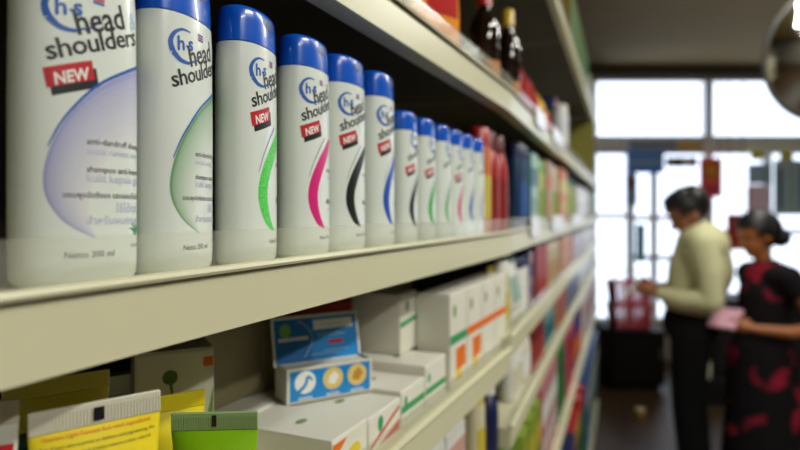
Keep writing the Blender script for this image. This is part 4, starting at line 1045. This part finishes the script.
sign('window_sign', 666, 157, 697, 167, ZG - .02, mat('sign_dark', (44, 50, 44), .5), 'dark strip sign with pale spots beside the red banner', 'sign', [((.12, .25, .26, .75), col((210, 214, 220))), ((.5, .15, .8, .9), col((216, 220, 228)))])
sign('window_sign', 676, 141, 702, 150, ZG - .02, mat('sign_sand', (190, 170, 120), .5), 'sandy yellow strip sign above the dark strip sign', 'sign', [((.1, .3, .9, .6), col((220, 180, 60)))])
sign('banner', 700, 158, 722, 197, ZG - .12, mat('banner_red', (236, 92, 84), .6), 'red hanging banner with orange panel behind the people', 'banner', [((.1, .45, .9, .92), col((212, 110, 50))), ((.3, .6, .7, .75), col((220, 160, 60))), ((.15, .08, .85, .3), col((196, 60, 80)))], cordtop=TOPW)
sign('poster', 636, 224, 645, 262, ZG - .02, mat('poster_teal', (100, 170, 184), .6), 'small teal poster low on the window left of the cream shirt', 'poster')
sign('poster', 748, 164, 772, 184, ZG - .02, mat('poster_steel', (160, 184, 214), .6), 'steel blue poster at upper right window', 'poster', [((.6, 0.1, .92, .9), col((150, 170, 190)))])
sign('poster', 747, 185, 770, 214, ZG - .02, mat('poster_pink', (232, 206, 222), .6), 'pinkish grey poster with red edge behind the dark-haired person', 'poster', [((0, 0, .12, 1), col((190, 70, 90)))])
sign('poster', 774, 160, 812, 215, ZG - .02, mat('poster_bluegrey', (170, 194, 210), .6), 'large blue-grey poster at the right edge', 'poster', [((.1, .1, .22, .85), col((86, 104, 120))), ((.4, .1, .5, .9), col((150, 176, 170))), ((.65, .1, .75, .9), col((100, 110, 150)))])
for i, (u, lb) in enumerate(((757, 'yellow shelf card above the steel blue poster'), (786, 'yellow shelf card above the large blue-grey poster'))):
    sign('shelf_card', u - 6, 150, u + 7, 160, ZG - .06, mat('card_yellow', (214, 206, 90), .5), lb, 'card')
sign('poster', 727, 214, 745, 250, ZG - .3, mat('poster_crimson', (170, 34, 44), .6), 'dark red poster between the two people', 'poster', cordtop=TOPW)
# low cabinet under the right windows
def cabinet(u0, u1, v0, Z0, dep, m, label):
    p = P((u0 + u1) / 2, HOR, Z0); p.z = 0; w = (u1 - u0) / F * Z0; h = EYE - (v0 - HOR) / F * Z0
    root = empty('low_cabinet', p, YAW, label, 'cabinet')
    bm = bmesh.new(); box(bm, (-w / 2, 0, .06), (w / 2, dep, h - .03), 0, .004); mesh_obj('carcass', bm, m, root)
    bm = bmesh.new(); box(bm, (-w / 2 - .01, -.02, h - .029), (w / 2 + .01, dep, h), 0, .004); mesh_obj('worktop', bm, m, root)
    bm = bmesh.new(); box(bm, (-w / 2 + .03, .03, .0005), (w / 2 - .03, dep - .03, .06)); mesh_obj('plinth', bm, BLACK, root)
    n = max(1, round(w / .5))
    for i in range(n):
        bm = bmesh.new(); box(bm, (-w / 2 + w * i / n + .006, -.016, .08), (-w / 2 + w * (i + 1) / n - .006, -.0005, h - .05), 0, .003); d_ = mesh_obj('door', bm, m, root)
        bm = bmesh.new(); box(bm, (-w / 2 + w * (i + 1) / n - .05, -.03, h * .55), (-w / 2 + w * (i + 1) / n - .038, -.0165, h * .55 + .1), 0, .002); mesh_obj('handle', bm, GREYMET, d_)
    return root
BKC = mat('black_laminate', (10, 9, 10), .6, spec=.25)
cabinet(612, 665, 331, 5.2, .5, BKC, 'low black cabinet carrying the red shopping basket')
cabinet(706, 860, 300, 5.6, .5, mat('dark_grey_laminate', (34, 30, 28), .6, spec=.25), 'long dark cabinet under the right windows behind the people')
# red shopping baskets on the cabinet
def basket(label, z, first=None):
    p = P(629, HOR, 5.42); p.z = z
    root = empty('shopping_basket', p, YAW, label, 'basket', 'red shopping baskets')
    rm = mat('red_basket_plastic', (188, 30, 40), .4)
    w, d, h = .33, .24, .20; bm = bmesh.new()
    def pt(x, y, z):
        k = .86 + .14 * z / h; return VV((x * w / 2 * k, y * d / 2 * k, z))
    box(bm, (-w * .43, -d * .43, 0), (w * .43, d * .43, .006))
    for z in [.012 + i * .032 for i in range(6)] + [h]:
        tk = .009 if z < h else .012
        tube(bm, [pt(1, 1, z), pt(-1, 1, z), pt(-1, -1, z), pt(1, -1, z), pt(1, 1, z)], tk, 6)
    for i in range(9):
        x = -1 + i * .25
        for y in (-1, 1): tube(bm, [pt(x, y, 0), pt(x, y, h)], .0065, 6)
    for i in range(7):
        y = -1 + i / 3
        for x in (-1, 1): tube(bm, [pt(x, y, 0), pt(x, y, h)], .0065, 6)
    mesh_obj('basket_body', bm, rm, root)
    return root
ztop = EYE - (331 - HOR) / F * 5.2
b1 = basket('red plastic shopping basket standing directly on the black cabinet', ztop + .0005)
b2 = basket('red plastic shopping basket stacked on top of another one', ztop + .205)
bm = bmesh.new(); tube(bm, [VV((-.15, 0, .195)), VV((-.12, -.02, .27)), VV((-.05, -.03, .3)), VV((.05, -.03, .3)), VV((.12, -.02, .27)), VV((.15, 0, .195))], .007, 8); mesh_obj('handle', bm, col((200, 196, 190)), b2, True)
# goods low down between the people
pb = P(703, HOR, 4.95)
c_ = empty('display_stand', VV((pb.x, pb.y, 0)), YAW, 'dark low display stand between the two people', 'stand')
bm = bmesh.new(); box(bm, (-.16, -.12, .0005), (.16, .12, .2), 0, .004); mesh_obj('base', bm, BKC, c_)
bm = bmesh.new(); box(bm, (-.16, .06, .2), (.16, .12, .5), 0, .004); mesh_obj('back_block', bm, BKC, c_)
b_ = oval_bottle(.085, .07, .19, col((212, 212, 190)), col((190, 190, 150)), None, 'bottle', 'whitish bottle on the dark stand between the two people', 'bottle'); b_.location = VV((pb.x, pb.y, .2003)) - FWD * .04; b_.rotation_euler.z = YAW
b_ = carton(.12, .05, .16, col((50, 110, 160)), PWHITE, col((50, 110, 160)), None, 'carton', 'blue carton on top of the dark stand between the two people'); b_.location = VV((pb.x, pb.y, .5003)) + FWD * .09; b_.rotation_euler.z = YAW
pb = P(640, HOR, 4.55)
b_ = jar(.07, .07, col((200, 170, 110)), col((220, 200, 150)), col((170, 120, 60)), label='small tan jar standing on the floor before the black cabinet'); b_.location = VV((pb.x, pb.y, .0005))

# ------------------------------------------------------------------ ceiling lamps (the light of the room, plus one added fill lamp)
def fluoro(r, f, label, e, size):
    root = empty('ceiling_light', R(r, f, CEIL), YAW - A1 * 0 + math.pi / 2 - YAW, label, 'ceiling light', 'fluorescent ceiling lights')
    bm = bmesh.new(); box(bm, (-.62, -.06, -.045), (.62, .06, -.0005), 0, .004); mesh_obj('housing', bm, mat('lamp_housing', (220, 220, 215), .5), root)
    bm = bmesh.new()
    for y in (-.03, .03): tube(bm, [(-.58, y, -.062), (.58, y, -.062)], .014, 12)
    mesh_obj('tube_lamp', bm, mat('lamp_tube', (255, 250, 235), .5, emit=6), root)
    l = bpy.data.lights.new('ceiling_lamp', 'AREA'); l.shape = 'RECTANGLE'; l.size = 1.2; l.size_y = size; l.energy = e; l.color = (1, .99, .905)
    o = bpy.data.objects.new('ceiling_lamp', l); C.objects.link(o); o.location = R(r, f, CEIL - .085); o.rotation_euler = (0, 0, math.pi / 2)
fluoro(1.6, .25, 'fluorescent ceiling light over the near aisle', 44, .14)
fluoro(1.7, -1.3, 'fluorescent ceiling light behind the camera', 44, .14)
fluoro(1.7, 1.9, 'fluorescent ceiling light over the middle of the aisle', 16, .14)
fluoro(2.3, 3.05, 'unseen fluorescent ceiling light added as fill nearest the windows', 32, .14)  # out-of-view lamp added to fill the window end with light

# ------------------------------------------------------------------ daylight, camera
w = bpy.data.worlds.new('World'); scn.world = w; w.use_nodes = True
bg = w.node_tree.nodes['Background']; bg.inputs[0].default_value = (.82, .88, 1, 1); bg.inputs[1].default_value = 2.6
cd = bpy.data.cameras.new('Camera'); cam = bpy.data.objects.new('Camera', cd); C.objects.link(cam)
cam.location = (0, 0, EYE); cam.rotation_euler = (math.pi / 2, 0, YAW)
cd.sensor_width = 36; cd.lens = F * 36 / 800; cd.shift_y = -(225 - HOR) / 800; cd.clip_start = .02
cd.dof.use_dof = True; cd.dof.focus_distance = .40; cd.dof.aperture_fstop = 4.2
scn.camera = cam
scn.view_settings.view_transform = 'Standard'; scn.view_settings.look = 'None'; scn.view_settings.exposure = 0; scn.view_settings.gamma = 1
scn.cycles.use_denoising = True; scn.cycles.max_bounces = 8; scn.cycles.transparent_max_bounces = 12
